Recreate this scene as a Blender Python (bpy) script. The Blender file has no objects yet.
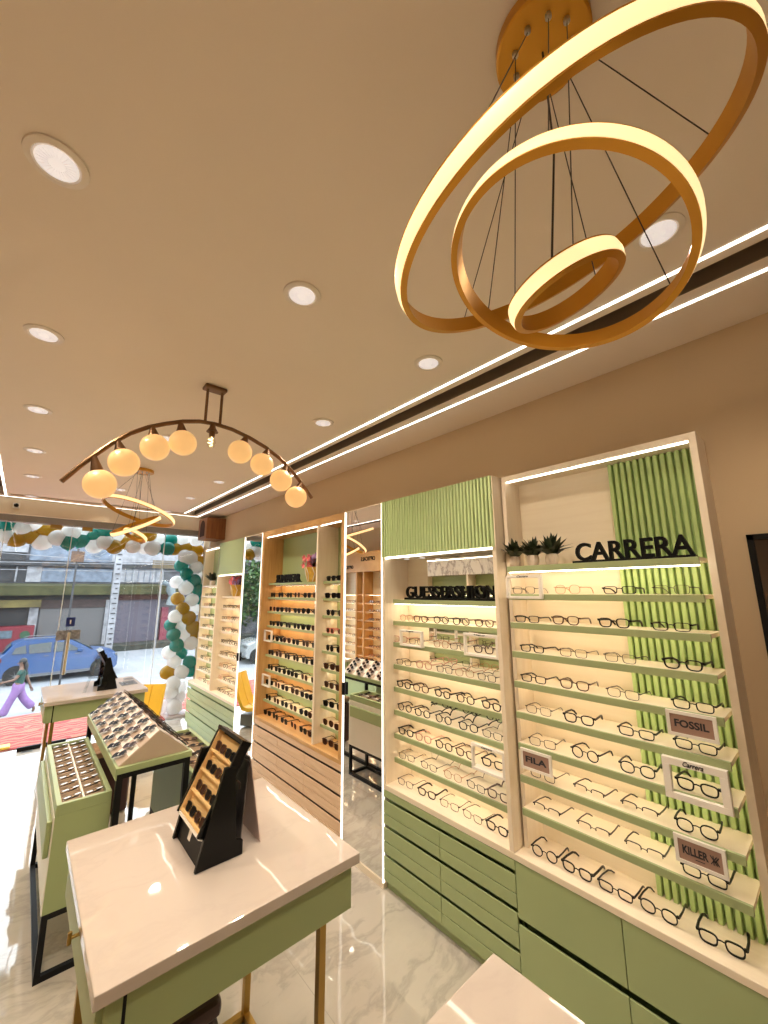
import bpy, bmesh, math, random
from mathutils import Vector, Matrix, Euler
random.seed(7)
SC = bpy.context.scene
COL = SC.collection
PI = math.pi
LOC = {}

# ------------------------------------------------------------------ helpers
class MB:
    def __init__(s): s.bm = bmesh.new()
    def box(s, x0, x1, y0, y1, z0, z1, bev=0.0, mi=0, seg=1):
        x0, x1 = sorted((x0, x1)); y0, y1 = sorted((y0, y1)); z0, z1 = sorted((z0, z1))
        v = [s.bm.verts.new(p) for p in ((x0,y0,z0),(x1,y0,z0),(x1,y1,z0),(x0,y1,z0),(x0,y0,z1),(x1,y0,z1),(x1,y1,z1),(x0,y1,z1))]
        fs = [s.bm.faces.new([v[i] for i in q]) for q in ((3,2,1,0),(4,5,6,7),(0,1,5,4),(1,2,6,5),(2,3,7,6),(3,0,4,7))]
        for f in fs: f.material_index = mi
        if bev > 0:
            es = list({e for f in fs for e in f.edges})
            bmesh.ops.bevel(s.bm, geom=es, offset=bev, segments=seg, affect='EDGES', profile=0.6, material=-1)
        return s
    def prism(s, poly, axis, a, b, mi=0, bev=0.0):
        def P(u, v, w):
            return {'x': (w,u,v), 'y': (u,w,v), 'z': (u,v,w)}[axis]
        A = [s.bm.verts.new(P(u,v,a)) for u,v in poly]; B = [s.bm.verts.new(P(u,v,b)) for u,v in poly]
        n = len(poly); fs = [s.bm.faces.new(A), s.bm.faces.new(B[::-1])]
        for i in range(n):
            j = (i+1) % n; fs.append(s.bm.faces.new((A[j],A[i],B[i],B[j])))
        for f in fs: f.material_index = mi
        if bev > 0:
            es = list({e for f in fs for e in f.edges})
            bmesh.ops.bevel(s.bm, geom=es, offset=bev, segments=2, affect='EDGES', profile=0.6, material=-1)
        return s
    def tube(s, path, r, n=8, closed=False, mi=0, cap=True):
        path = [Vector(p) for p in path]; m = len(path)
        rr = r if isinstance(r, (list, tuple)) else [r]*m
        rings = []
        up = None
        for i, p in enumerate(path):
            if closed: t = path[(i+1) % m] - path[i-1]
            else: t = path[min(i+1, m-1)] - path[max(i-1, 0)]
            t.normalize()
            if up is None:
                up = Vector((0,0,1)) if abs(t.z) < .9 else Vector((1,0,0))
            a = t.cross(up); a.normalize(); b = a.cross(t); b.normalize(); up = b
            rings.append([s.bm.verts.new(p + (a*math.cos(2*PI*k/n + PI/n) + b*math.sin(2*PI*k/n + PI/n))*rr[i]) for k in range(n)])
        q = m if closed else m-1
        for i in range(q):
            A, B = rings[i], rings[(i+1) % m]
            for k in range(n):
                f = s.bm.faces.new((A[k], A[(k+1) % n], B[(k+1) % n], B[k])); f.material_index = mi
        if not closed and cap:
            f = s.bm.faces.new(rings[0][::-1]); f.material_index = mi
            f = s.bm.faces.new(rings[-1]); f.material_index = mi
        return s
    def cyl(s, p0, p1, r0, r1=None, n=16, mi=0):
        r1 = r0 if r1 is None else r1
        return s.tube([p0, p1], [r0, r1], n=n, mi=mi)
    def lathe(s, prof, c=(0,0,0), n=20, mi=0, M=None, cap=True):
        c = Vector(c); rings = []
        for r, z in prof:
            ring = []
            for k in range(n):
                p = Vector((r*math.cos(2*PI*k/n), r*math.sin(2*PI*k/n), z))
                if M is not None: p = M @ p
                ring.append(s.bm.verts.new(c + p))
            rings.append(ring)
        for A, B in zip(rings, rings[1:]):
            for k in range(n):
                f = s.bm.faces.new((A[k], A[(k+1) % n], B[(k+1) % n], B[k])); f.material_index = mi
        if cap:
            f = s.bm.faces.new(rings[0][::-1]); f.material_index = mi
            f = s.bm.faces.new(rings[-1]); f.material_index = mi
        return s
    def ball(s, c, r, n=20, m=12, sc=(1,1,1), mi=0):
        prof = [(math.sin(PI*i/m), -math.cos(PI*i/m)) for i in range(m+1)]
        prof = [(max(a, .02), b) for a, b in prof]
        M = Matrix.Diagonal((r*sc[0], r*sc[1], r*sc[2]))
        return s.lathe(prof, c, n, mi, M)
    def quad(s, pts, mi=0):
        f = s.bm.faces.new([s.bm.verts.new(p) for p in pts]); f.material_index = mi; return s
    def add(s, verts, faces, mi=0, T=None):
        vs = [s.bm.verts.new(T @ Vector(v) if T else v) for v in verts]
        for q in faces:
            try: f = s.bm.faces.new([vs[i] for i in q]); f.material_index = mi
            except ValueError: pass
        return s
    def xf(s, M):
        bmesh.ops.transform(s.bm, matrix=M, verts=s.bm.verts); return s
    def mesh(s, name, mats, smooth=False, ang=0.6):
        bmesh.ops.recalc_face_normals(s.bm, faces=s.bm.faces)
        me = bpy.data.meshes.new(name); s.bm.to_mesh(me); s.bm.free()
        for m in (mats if isinstance(mats, (list, tuple)) else [mats]): me.materials.append(m)
        if smooth:
            me.shade_smooth(); me.set_sharp_from_angle(angle=ang)
        return me
    def build(s, name, mats, parent=None, smooth=False, ang=0.6):
        if parent is not None and parent in LOC:
            bmesh.ops.translate(s.bm, vec=-LOC[parent], verts=s.bm.verts)
        return put(name, s.mesh(name, mats, smooth, ang), parent)

def put(name, me, parent=None, loc=None, rot=None):
    o = bpy.data.objects.new(name, me); COL.objects.link(o)
    if parent is not None:
        o.parent = parent
        if parent in LOC: LOC[o] = LOC[parent]
    if loc is not None: o.location = loc
    if rot is not None: o.rotation_euler = rot
    return o
def thing(name, label, cat, loc=(0,0,0), group=None, rot=None):
    o = bpy.data.objects.new(name, None); COL.objects.link(o)
    o.empty_display_size = .05
    o.location = loc; LOC[o] = Vector(loc)
    if rot is not None: o.rotation_euler = rot
    o['label'] = label; o['category'] = cat
    if group: o['group'] = group
    return o
def tag(o, label, cat, group=None, kind=None):
    o['label'] = label; o['category'] = cat
    if group: o['group'] = group
    if kind: o['kind'] = kind
    return o
def struct(name, mb, m, parent=None, smooth=False):
    o = mb.build(name, m, parent, smooth)
    if parent is None: o['kind'] = 'structure'
    return o
def copy_tree(r, loc, rot=None, label=None, group=None):
    c = r.copy(); COL.objects.link(c); c.location = loc
    if rot is not None: c.rotation_euler = rot
    if label: c['label'] = label
    if group: c['group'] = group
    for ch in list(r.children):
        d = ch.copy(); COL.objects.link(d); d.parent = c
        for g in list(ch.children):
            e = g.copy(); COL.objects.link(e); e.parent = d
    return c
ORD = ['first','second','third','fourth','fifth','sixth','seventh','eighth','ninth','tenth','eleventh','twelfth','thirteenth','fourteenth','fifteenth','sixteenth','seventeenth','eighteenth','nineteenth','twentieth','twenty-first','twenty-second','twenty-third','twenty-fourth','twenty-fifth','twenty-sixth','twenty-seventh','twenty-eighth','twenty-ninth','thirtieth']

# ------------------------------------------------------------------ materials
def srgb(r, g, b):
    f = lambda c: (c/255/12.92) if c/255 <= .04045 else ((c/255+.055)/1.055)**2.4
    return (f(r), f(g), f(b))
def mat(name, col, rough=.5, metal=0., var=.04, scale=6., emit=None, es=0., spec=.5, coat=0., alpha=None, bump=0.):
    m = bpy.data.materials.new(name); m.use_nodes = True
    nt = m.node_tree; b = nt.nodes['Principled BSDF']
    b.inputs['Roughness'].default_value = rough; b.inputs['Metallic'].default_value = metal
    b.inputs['Specular IOR Level'].default_value = spec
    if coat: b.inputs['Coat Weight'].default_value = coat; b.inputs['Coat Roughness'].default_value = .04
    tc = nt.nodes.new('ShaderNodeTexCoord'); nz = nt.nodes.new('ShaderNodeTexNoise')
    nz.inputs['Scale'].default_value = scale; nz.inputs['Detail'].default_value = 3
    nt.links.new(tc.outputs['Object'], nz.inputs['Vector'])
    rp = nt.nodes.new('ShaderNodeValToRGB')
    rp.color_ramp.elements[0].position = .3; rp.color_ramp.elements[1].position = .7
    rp.color_ramp.elements[0].color = tuple(max(0, c*(1-var)) for c in col)+(1,)
    rp.color_ramp.elements[1].color = tuple(min(1, c*(1+var)) for c in col)+(1,)
    nt.links.new(nz.outputs['Fac'], rp.inputs['Fac']); nt.links.new(rp.outputs['Color'], b.inputs['Base Color'])
    if bump:
        bp = nt.nodes.new('ShaderNodeBump'); bp.inputs['Strength'].default_value = bump; bp.inputs['Distance'].default_value = .01
        nt.links.new(nz.outputs['Fac'], bp.inputs['Height']); nt.links.new(bp.outputs['Normal'], b.inputs['Normal'])
    if emit: b.inputs['Emission Color'].default_value = tuple(emit)+(1,); b.inputs['Emission Strength'].default_value = es
    return m
def wood(name, c0, c1, scale=(1.2,1.2,22), rough=.45):
    m = mat(name, c0, rough); nt = m.node_tree
    nz = [n for n in nt.nodes if n.type == 'TEX_NOISE'][0]; rp = [n for n in nt.nodes if n.type == 'VALTORGB'][0]
    tc = [n for n in nt.nodes if n.type == 'TEX_COORD'][0]
    mp = nt.nodes.new('ShaderNodeMapping'); mp.inputs['Scale'].default_value = scale
    nt.links.new(tc.outputs['Object'], mp.inputs['Vector']); nt.links.new(mp.outputs['Vector'], nz.inputs['Vector'])
    nz.inputs['Scale'].default_value = 3; nz.inputs['Detail'].default_value = 6; nz.inputs['Distortion'].default_value = .6
    rp.color_ramp.elements[0].color = tuple(c0)+(1,); rp.color_ramp.elements[1].color = tuple(c1)+(1,)
    return m
def glass(name, tint=(1,1,1), ior=1.45, rough=0., extra=0.):
    m = bpy.data.materials.new(name); m.use_nodes = True; nt = m.node_tree; nt.nodes.clear()
    o = nt.nodes.new('ShaderNodeOutputMaterial'); mx = nt.nodes.new('ShaderNodeMixShader')
    t = nt.nodes.new('ShaderNodeBsdfTransparent'); g = nt.nodes.new('ShaderNodeBsdfGlossy'); lw_ = nt.nodes.new('ShaderNodeLayerWeight'); lw_.inputs['Blend'].default_value = .5; pw = nt.nodes.new('ShaderNodeMath'); pw.operation = 'POWER'; pw.inputs[1].default_value = 5.; fr = nt.nodes.new('ShaderNodeMath'); fr.operation = 'MULTIPLY_ADD'
    nz = nt.nodes.new('ShaderNodeTexNoise'); nz.inputs['Scale'].default_value = 2
    rp = nt.nodes.new('ShaderNodeValToRGB')
    rp.color_ramp.elements[0].color = tuple(c*.985 for c in tint)+(1,); rp.color_ramp.elements[1].color = tuple(tint)+(1,)
    nt.links.new(nz.outputs['Fac'], rp.inputs['Fac']); nt.links.new(rp.outputs['Color'], t.inputs['Color'])
    g.inputs['Roughness'].default_value = rough; f0_ = ((ior-1)/(ior+1))**2; fr.inputs[1].default_value = 1-f0_; fr.inputs[2].default_value = f0_; nt.links.new(lw_.outputs['Facing'], pw.inputs[0]); nt.links.new(pw.outputs[0], fr.inputs[0])
    fac = fr.outputs[0]
    if extra:
        a = nt.nodes.new('ShaderNodeMath'); a.operation = 'ADD'; a.inputs[1].default_value = extra; a.use_clamp = True
        nt.links.new(fac, a.inputs[0]); fac = a.outputs[0]
    nt.links.new(fac, mx.inputs[0]); nt.links.new(t.outputs[0], mx.inputs[1]); nt.links.new(g.outputs[0], mx.inputs[2])
    nt.links.new(mx.outputs[0], o.inputs[0]); return m
def marble(name, base, vein, scale=1.2, rough=.07, grid=None, coat=0., wob=0.):
    m = mat(name, base, rough, coat=coat); nt = m.node_tree; b = nt.nodes['Principled BSDF']
    nz = [n for n in nt.nodes if n.type == 'TEX_NOISE'][0]; rp = [n for n in nt.nodes if n.type == 'VALTORGB'][0]
    tc = [n for n in nt.nodes if n.type == 'TEX_COORD'][0]
    n2 = nt.nodes.new('ShaderNodeTexNoise'); n2.inputs['Scale'].default_value = scale*1.6; n2.inputs['Detail'].default_value = 4
    mp = nt.nodes.new('ShaderNodeMapping'); mp.inputs['Scale'].default_value = (scale, scale*2.2, scale); mp.inputs['Rotation'].default_value = (0,0,.5)
    ad = nt.nodes.new('ShaderNodeVectorMath'); ad.operation = 'ADD'
    nt.links.new(tc.outputs['Object'], n2.inputs['Vector']); nt.links.new(tc.outputs['Object'], mp.inputs['Vector'])
    nt.links.new(mp.outputs['Vector'], ad.inputs[0]); nt.links.new(n2.outputs['Color'], ad.inputs[1])
    nt.links.new(ad.outputs[0], nz.inputs['Vector'])
    nz.inputs['Scale'].default_value = 1.5; nz.inputs['Detail'].default_value = 8; nz.inputs['Roughness'].default_value = .62
    e = rp.color_ramp.elements
    e[0].position = 0.; e[0].color = tuple(base)+(1,); e[1].position = 1.; e[1].color = tuple(base)+(1,)
    for p, c in ((.44, base), (.495, vein), (.53, tuple(.75*a+.25*v for a, v in zip(base, vein))), (.62, base)):
        k = e.new(p); k.color = tuple(c)+(1,)
    if wob:
        b.inputs['Specular IOR Level'].default_value = .95
        n3 = nt.nodes.new('ShaderNodeTexNoise'); n3.inputs['Scale'].default_value = 5.; n3.inputs['Detail'].default_value = 1
        bp = nt.nodes.new('ShaderNodeBump'); bp.inputs['Strength'].default_value = wob; bp.inputs['Distance'].default_value = .02
        nt.links.new(tc.outputs['Object'], n3.inputs['Vector']); nt.links.new(n3.outputs['Fac'], bp.inputs['Height']); nt.links.new(bp.outputs['Normal'], b.inputs['Normal'])
    if grid:
        bt = nt.nodes.new('ShaderNodeTexBrick'); bt.offset = 0.; bt.inputs['Scale'].default_value = 1.
        bt.inputs['Brick Width'].default_value = grid[0]; bt.inputs['Row Height'].default_value = grid[1]; bt.inputs['Mortar Size'].default_value = .0018
        bt.inputs['Mortar'].default_value = tuple(c*.75 for c in base)+(1,)
        nt.links.new(tc.outputs['Object'], bt.inputs['Vector'])
        nt.links.new(rp.outputs['Color'], bt.inputs['Color1']); nt.links.new(rp.outputs['Color'], bt.inputs['Color2'])
        nt.links.new(bt.outputs['Color'], b.inputs['Base Color'])
    return m
def checker(name, c1, c2, sc=(20,20,20), lc=(0,0,0)):
    m = mat(name, c1, .6); nt = m.node_tree; b = nt.nodes['Principled BSDF']
    tc = [n for n in nt.nodes if n.type == 'TEX_COORD'][0]
    mp = nt.nodes.new('ShaderNodeMapping'); mp.inputs['Scale'].default_value = sc; mp.inputs['Location'].default_value = lc
    ck = nt.nodes.new('ShaderNodeTexChecker'); ck.inputs['Scale'].default_value = 1
    ck.inputs['Color1'].default_value = tuple(c1)+(1,); ck.inputs['Color2'].default_value = tuple(c2)+(1,)
    nt.links.new(tc.outputs['Object'], mp.inputs['Vector']); nt.links.new(mp.outputs['Vector'], ck.inputs['Vector'])
    nt.links.new(ck.outputs['Color'], b.inputs['Base Color']); return m

m_ceil = mat('ceiling_paint', (.88,.78,.675), .9, var=.015, scale=2)
m_wall = mat('wall_paint', (.62,.47,.30), .9, var=.02, scale=2)
m_beam = mat('beam_paint', (.72,.62,.48), .85, var=.02)
m_cream = wood('cream_laminate', (.80,.68,.53), (.86,.75,.60), (14,1.0,1.0), .5)
m_cream2 = wood('cream_board', (.80,.69,.52), (.85,.75,.58), (2,1,10), .5)
m_green = mat('sage_laminate', srgb(160,174,126), .42, var=.03, scale=3)
m_green_d = mat('sage_groove', srgb(112,134,74), .6, var=.03)
m_green_l = mat('sage_edge', srgb(160,172,126), .45, var=.03)
m_flute = mat('sage_fluting', srgb(172,196,128), .5, var=.03)
m_header = mat('sage_header', srgb(188,206,152), .5, var=.03)
m_oak = wood('oak_veneer', (.52,.275,.09), (.64,.375,.145), (18,1.2,1.2), .42)
m_oak_d = wood('oak_drawer_veneer', (.66,.43,.26), (.78,.55,.36), (3,1.2,16), .42)
m_oakdark = mat('oak_groove', (.10,.055,.03), .6)
m_darkrec = mat("recess_shade", (.20,.15,.105), .9, var=.05)  # dark brown puts the slot's dim inside into its colour
m_floor = marble('marble_floor', (.58,.53,.47), (.45,.41,.365), .9, .035, grid=(1.2,1.2), wob=.10)
m_top = marble('quartz_top', (.58,.50,.445), (.555,.475,.425), 1.4, .03, wob=.06)
m_brass = mat('brass', (.42,.27,.08), .32, 1., var=.06)
m_gold = mat('gold_lacquer', (.62,.30,.03), .36, .55, var=.06)
m_bronze = mat('bronze', (.20,.105,.05), .42, .7, var=.08)
m_black = mat('black_metal', (.008,.008,.009), .45, var=.1, spec=.2)
m_blackgloss = mat('black_gloss', (.006,.006,.006), .25, var=.1, spec=.22)
m_letter = mat('black_acrylic', (.006,.006,.006), .5, var=.1, spec=.12)
m_white = mat('white_plastic', (.82,.78,.72), .4, var=.02)
m_frosted = mat('frosted_edge', (.75,.80,.80), .4, var=.03)
m_mirror = mat('mirror_silver', (.90,.90,.88), .0, 1., var=.005)
m_led = mat('led_diffuser', (.9,.85,.75), .5, emit=(1,.91,.76), es=6.0)
m_ledsoft = mat('led_edge', (.9,.85,.75), .5, emit=(1,.93,.83), es=1.7)
m_shelfled = mat('shelf_led', (.9,.85,.75), .5, emit=(1,.82,.56), es=9)
m_ledline = mat('led_line', (.9,.85,.75), .5, emit=(1,.9,.72), es=13)
m_oakled = mat('warm_shelf_led', (.9,.85,.75), .5, emit=(1,.74,.42), es=11)
m_ceilled = mat('ceiling_led', (.9,.85,.75), .5, emit=(1,.94,.82), es=5)
m_down = mat('downlight_lens', (.9,.9,.9), .4, emit=(1,.95,.95), es=.5)
m_ringled = mat('ring_diffuser', (.9,.75,.4), .5, emit=(1,.73,.36), es=1.15)
m_globe = mat('globe_opal', (.55,.36,.17), .35, emit=(1,.55,.20), es=.72, var=.03, scale=20)
m_bulb = mat('bulb_filament', (.9,.8,.5), .3, emit=(1,.85,.45), es=4)
m_glass = glass('window_glass', (.97,.985,.98))
m_bulbglass = glass('bulb_glass', (.98,.95,.88), 1.45)
m_acrylic = glass('clear_acrylic', (.93,.95,.96), 1.5, .02, .03)
m_lens = glass('clear_lens', (.97,.96,.95), 1.5, 0., .035)
m_traylens = mat('white_lens', (.80,.80,.80), .15, var=.05)  # tray glasses get opaque white lenses instead of clear ones
m_sunlens = mat('dark_lens', (.008,.006,.006), .45, var=.2, spec=.05)
m_brownlens = mat('brown_lens', (.045,.018,.011), .45, var=.2, spec=.06)
m_fblack = mat('black_acetate', (.010,.009,.009), .35, var=.2, spec=.22)
m_fbrown = mat('tortoise_acetate', (.075,.028,.014), .28, var=.5, scale=60)
m_fgold = mat('rose_gold_wire', (.55,.30,.18), .35, .8)
m_fpink = mat('pink_clear_acetate', (.62,.34,.27), .3)
m_fgun = mat('dark_wire', (.05,.035,.03), .35, .5)
m_felt = mat('beige_lining', (.50,.39,.29), .85)
m_traywood = mat('tray_brown', (.33,.22,.13), .8)
m_card = mat('white_card', (.85,.80,.74), .6)
m_plaque = mat('brown_plaque', (.36,.22,.17), .5)
m_plaquetext = mat('dark_print', (.02,.02,.03), .5)
m_leaf = mat('leaf_dark_green', (.022,.035,.012), .5, var=.4, scale=30)
m_pot = mat('white_ceramic', (.80,.70,.60), .35)
m_petal_p = mat('pink_petal', (.75,.16,.18), .6, var=.25, scale=40)
m_petal_v = mat('lilac_petal', (.30,.18,.36), .6, var=.3, scale=40)
m_basket = mat('yellow_wicker', (.62,.36,.05), .6, var=.2, scale=30)
m_basketw = mat('white_wicker', (.8,.75,.65), .6)
m_pouf = mat('maroon_leather', (.045,.014,.012), .4, var=.15)
m_pouftop = mat('tan_leather', (.30,.18,.10), .45, var=.1)
m_teal = mat('teal_balloon', (.005,.34,.29), .22, var=.06)
m_gball = mat('mustard_balloon', (.50,.33,.02), .22, var=.06)
m_wball = mat('white_balloon', (.90,.90,.89), .22, var=.02)
def latex(m, k=.6):
    nt = m.node_tree; b = nt.nodes['Principled BSDF']; o = [n for n in nt.nodes if n.type == 'OUTPUT_MATERIAL'][0]
    rp = [n for n in nt.nodes if n.type == 'VALTORGB'][0]
    tl = nt.nodes.new('ShaderNodeBsdfTranslucent'); mx = nt.nodes.new('ShaderNodeMixShader'); mx.inputs[0].default_value = k
    nt.links.new(rp.outputs['Color'], tl.inputs['Color']); nt.links.new(b.outputs[0], mx.inputs[1]); nt.links.new(tl.outputs[0], mx.inputs[2]); nt.links.new(mx.outputs[0], o.inputs[0])
for q_ in (m_teal, m_gball, m_wball): latex(q_)
m_boxwood = wood('speaker_wood', (.22,.075,.022), (.33,.13,.04), (14,14,1.2), .4)
m_yellow = mat('yellow_moulded', (.92,.56,.05), .4, var=.05)

# ------------------------------------------------------------------ text
def text_geo(s, bold=.0, extrude=.02, shear=0.):
    cu = bpy.data.curves.new('txt', 'FONT'); cu.body = s; cu.size = 1.; cu.offset = bold; cu.extrude = extrude; cu.shear = shear
    cu.resolution_u = 4
    ob = bpy.data.objects.new('txt', cu); COL.objects.link(ob)
    dg = bpy.context.evaluated_depsgraph_get(); ev = ob.evaluated_get(dg); me = ev.to_mesh()
    vs = [v.co.copy() for v in me.vertices]; fs = [tuple(p.vertices) for p in me.polygons]
    ev.to_mesh_clear(); bpy.data.objects.remove(ob); bpy.data.curves.remove(cu)
    x0 = min(v.x for v in vs); x1 = max(v.x for v in vs); y0 = min(v.y for v in vs); y1 = max(v.y for v in vs)
    return [Vector(((v.x-x0)/(x1-x0), (v.y-y0)/(y1-y0), v.z/max(extrude, 1e-6)*.5)) for v in vs], fs
def wall_text(mb, s, y_left, y_right, z0, z1, x, depth, bold=.02, mi=0, shear=0.):
    """letters facing -X; reading from +Y towards -Y"""
    vs, fs = text_geo(s, bold, .05, shear)
    W = y_left - y_right
    mb.add([(x - v.z*depth, y_left - v.x*W, z0 + v.y*(z1-z0)) for v in vs], fs, mi)
def left_text(mb, s, y_left, y_right, z0, z1, x, depth, bold=.02, mi=0):
    """letters facing +X; reading from -Y towards +Y"""
    vs, fs = text_geo(s, bold, .05)
    W = y_right - y_left
    mb.add([(x + v.z*depth, y_left + v.x*W, z0 + v.y*(z1-z0)) for v in vs], fs, mi)
def front_text(mb, s, x0, x1, z0, z1, y, depth=.01, bold=.02, mi=0):
    vs, fs = text_geo(s, bold, .05)
    mb.add([(x0+v.x*(x1-x0), y - v.z*depth, z0+v.y*(z1-z0)) for v in vs], fs, mi)

# ------------------------------------------------------------------ room shell
XR, XL, YF, YB, ZC = 2.10, -.82, 6.50, -1.7, 2.867
struct('floor', MB().box(XL-.1, XR+.1, YB-.1, YF+.05, -.12, 0), m_floor)
struct('floor_exterior', MB().box(-3, 4.5, YF+.05, 8.32, -.14, -.004), mat('pale_granite', (.62,.62,.62), .35, var=.08, scale=30))
struct('wall_right', MB().box(XR, XR+.12, YB-.1, YF+.3, 0, 3.1), m_wall)
struct('wall_left', MB().box(XL-.12, XL, YB-.1, YF+.3, 0, 3.1), m_wall)
struct('wall_back', MB().box(XL, XR, YB-.12, YB, 0, 3.1), m_wall)
# ceiling slab panels around the recessed slot that runs round the room
x1o, x1i, x2i, x2o = 1.565, 1.622, 1.722, 1.790       # right: led, slot edges, led
lx1, lx0 = -.302, -.42                               # left slot
cy1, cy0, cy2 = 6.00, 6.09, 6.17                     # front slot
cb = MB()
cb.box(lx1, x1i, YB, cy1, ZC, ZC+.1)
cb.box(x2i, XR+.02, YB, 6.55, ZC, ZC+.1)
cb.box(XL-.02, lx0, YB, 6.55, ZC, ZC+.1)
cb.box(lx0, x2i, cy0, 6.55, ZC, ZC+.1)
struct('ceiling', cb, m_ceil)
rc = MB()
rc.box(x1i-.02, x2i+.02, YB, cy0+.02, ZC+.085, ZC+.12); rc.box(lx0-.02, lx1+.02, YB, cy0+.02, ZC+.085, ZC+.12); rc.box(lx1, x1i, cy1-.02, cy0+.02, ZC+.085, ZC+.12)
for a in (x1i-.004, x2i-.004, lx0-.004, lx1-.004): rc.box(a, a+.008, YB, cy0, ZC+.001, ZC+.09)
struct('ceiling_slot', rc, m_darkrec)
struct('ceiling_slab', MB().box(XL-.15, XR+.15, YB-.15, 6.6, ZC+.13, ZC+.25), m_ceil)
# ceiling led lines
for lab, args in (('slim white light line in the ceiling on the room side of the dark slot', (x1o-.008, x1o+.008, YB+.1, 6.02)),
                  ('slim white light line in the ceiling between dark slot and cabinets', (x2o-.008, x2o+.008, YB+.1, 6.20)),
                  ('slim white light line in the ceiling along the wall opposite the cabinets', (-.297, -.281, YB+.1, 6.19))):
    t = thing('ceiling_light_line', lab, 'ceiling light', ((args[0]+args[1])/2, (args[2]+args[3])/2, ZC-.001), 'linear ceiling lights')
    MB().box(*args, ZC-.004, ZC+.002).build('diffuser', m_ceilled, t)
    MB().box(args[0]-.003, args[1]+.003, args[2]-.003, args[3]+.003, ZC-.002, ZC+.001).build('channel', m_white, t)
for lab, args in (('slim white light line crossing the ceiling nearest the shopfront beam', (-.42, x2o-.012, 6.194, 6.202)),):
    t = thing('ceiling_light_line', lab, 'ceiling light', ((args[0]+args[1])/2, (args[2]+args[3])/2, ZC-.001), 'linear ceiling lights')
    MB().box(*args, ZC-.004, ZC+.002).build('diffuser', m_ceilled, t)
    MB().box(args[0]-.003, args[1]+.003, args[2]-.003, args[3]+.003, ZC-.002, ZC+.001).build('channel', m_white, t)

m_hdr = mat('grey_header', (.40,.38,.36), .6)
struct('beam_front', MB().box(XL, XR, 6.25, 6.30, 2.675, ZC), m_beam)
struct('trim_2', MB().box(XL, XR, 6.30, 6.46, 2.70, ZC), m_hdr)
struct('trim_1', MB().box(XL, XR, 6.46, 6.60, 2.62, ZC+.1), m_hdr)
# dark panel let into the right wall at the near end
t = thing('wall_display_panel', 'dark glossy panel with black frame set on the tan wall', 'wall panel', (2.1, -.05, 1.55))
MB().box(2.085, 2.102, -.45, .205, 1.14, 1.965).build('panel', mat('dark_brown_glass', (.05,.03,.02), .12, var=.4, scale=3), t)
fr = MB()
for b in ((-.47,-.45,1.12,1.985),(.205,.225,1.12,1.985),(-.47,.225,1.965,1.985),(-.47,.225,1.12,1.14)): fr.box(2.078, 2.102, b[0], b[1], b[2], b[3])
fr.build('frame', m_black, t)

# ------------------------------------------------------------------ shopfront glazing
def pane(name, x0, x1, z0=.012, z1=2.62):
    o = struct(name, MB().box(x0, x1, 6.494, 6.506, z0, z1), m_glass)
    e = MB().box(x1-.004, x1+.004, 6.492, 6.508, z0, z1).build('glass_edge', m_frosted, o)
    return o
p1 = pane('window_1', XL, -.26); 
d1 = pane('door_1', -.25, .375); d2 = pane('door_2', .387, 1.455); p2 = pane('window_2', 1.467, XR)
MB().box(.15,.262,6.485,6.515,2.57,2.64,.003).build('patch_fitting', m_brass, d1)
MB().box(.16,.37,6.485,6.515,.0,.045,.003).build('patch_fitting', m_black, d1)
MB().box(.47,.582,6.485,6.515,2.57,2.64,.003).build('patch_fitting', m_brass, d2)
MB().box(.39,.60,6.485,6.515,.0,.045,.003).build('patch_fitting', m_black, d2)
h = MB(); h.cyl((.482,6.44,.80),(.482,6.44,1.29),.016,n=12); h.cyl((.482,6.44,.88),(.482,6.5,.88),.010,n=8); h.cyl((.482,6.44,1.2),(.482,6.5,1.2),.010,n=8)
h.build('door_handle', mat('champagne_steel', (.55,.47,.36), .3, .8), d2, True)
st = MB(); st.box(.40,.66,6.488,6.492,1.24,1.33); 
o = MB().box(.36,.60,6.487,6.489,1.20,1.315).build('door_sticker', mat('grey_sticker', (.22,.21,.22), .5, var=.5, scale=40), d2)
st.bm.free()
o = MB().box(.44,.53,6.487,6.489,1.36,1.47).build('door_sign', mat('blue_sign', (.008,.02,.13), .4), d2)
l = MB(); front_text(l, 'i', .478,.492, 1.39,1.44, 6.4865, .001); l.build('sign_mark', m_card, o)
MB().box(.20,.30,6.42,6.58,0,.004).build('floor_plate', mat('steel_plate', (.3,.3,.3), .35, .8), d1)

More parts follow.
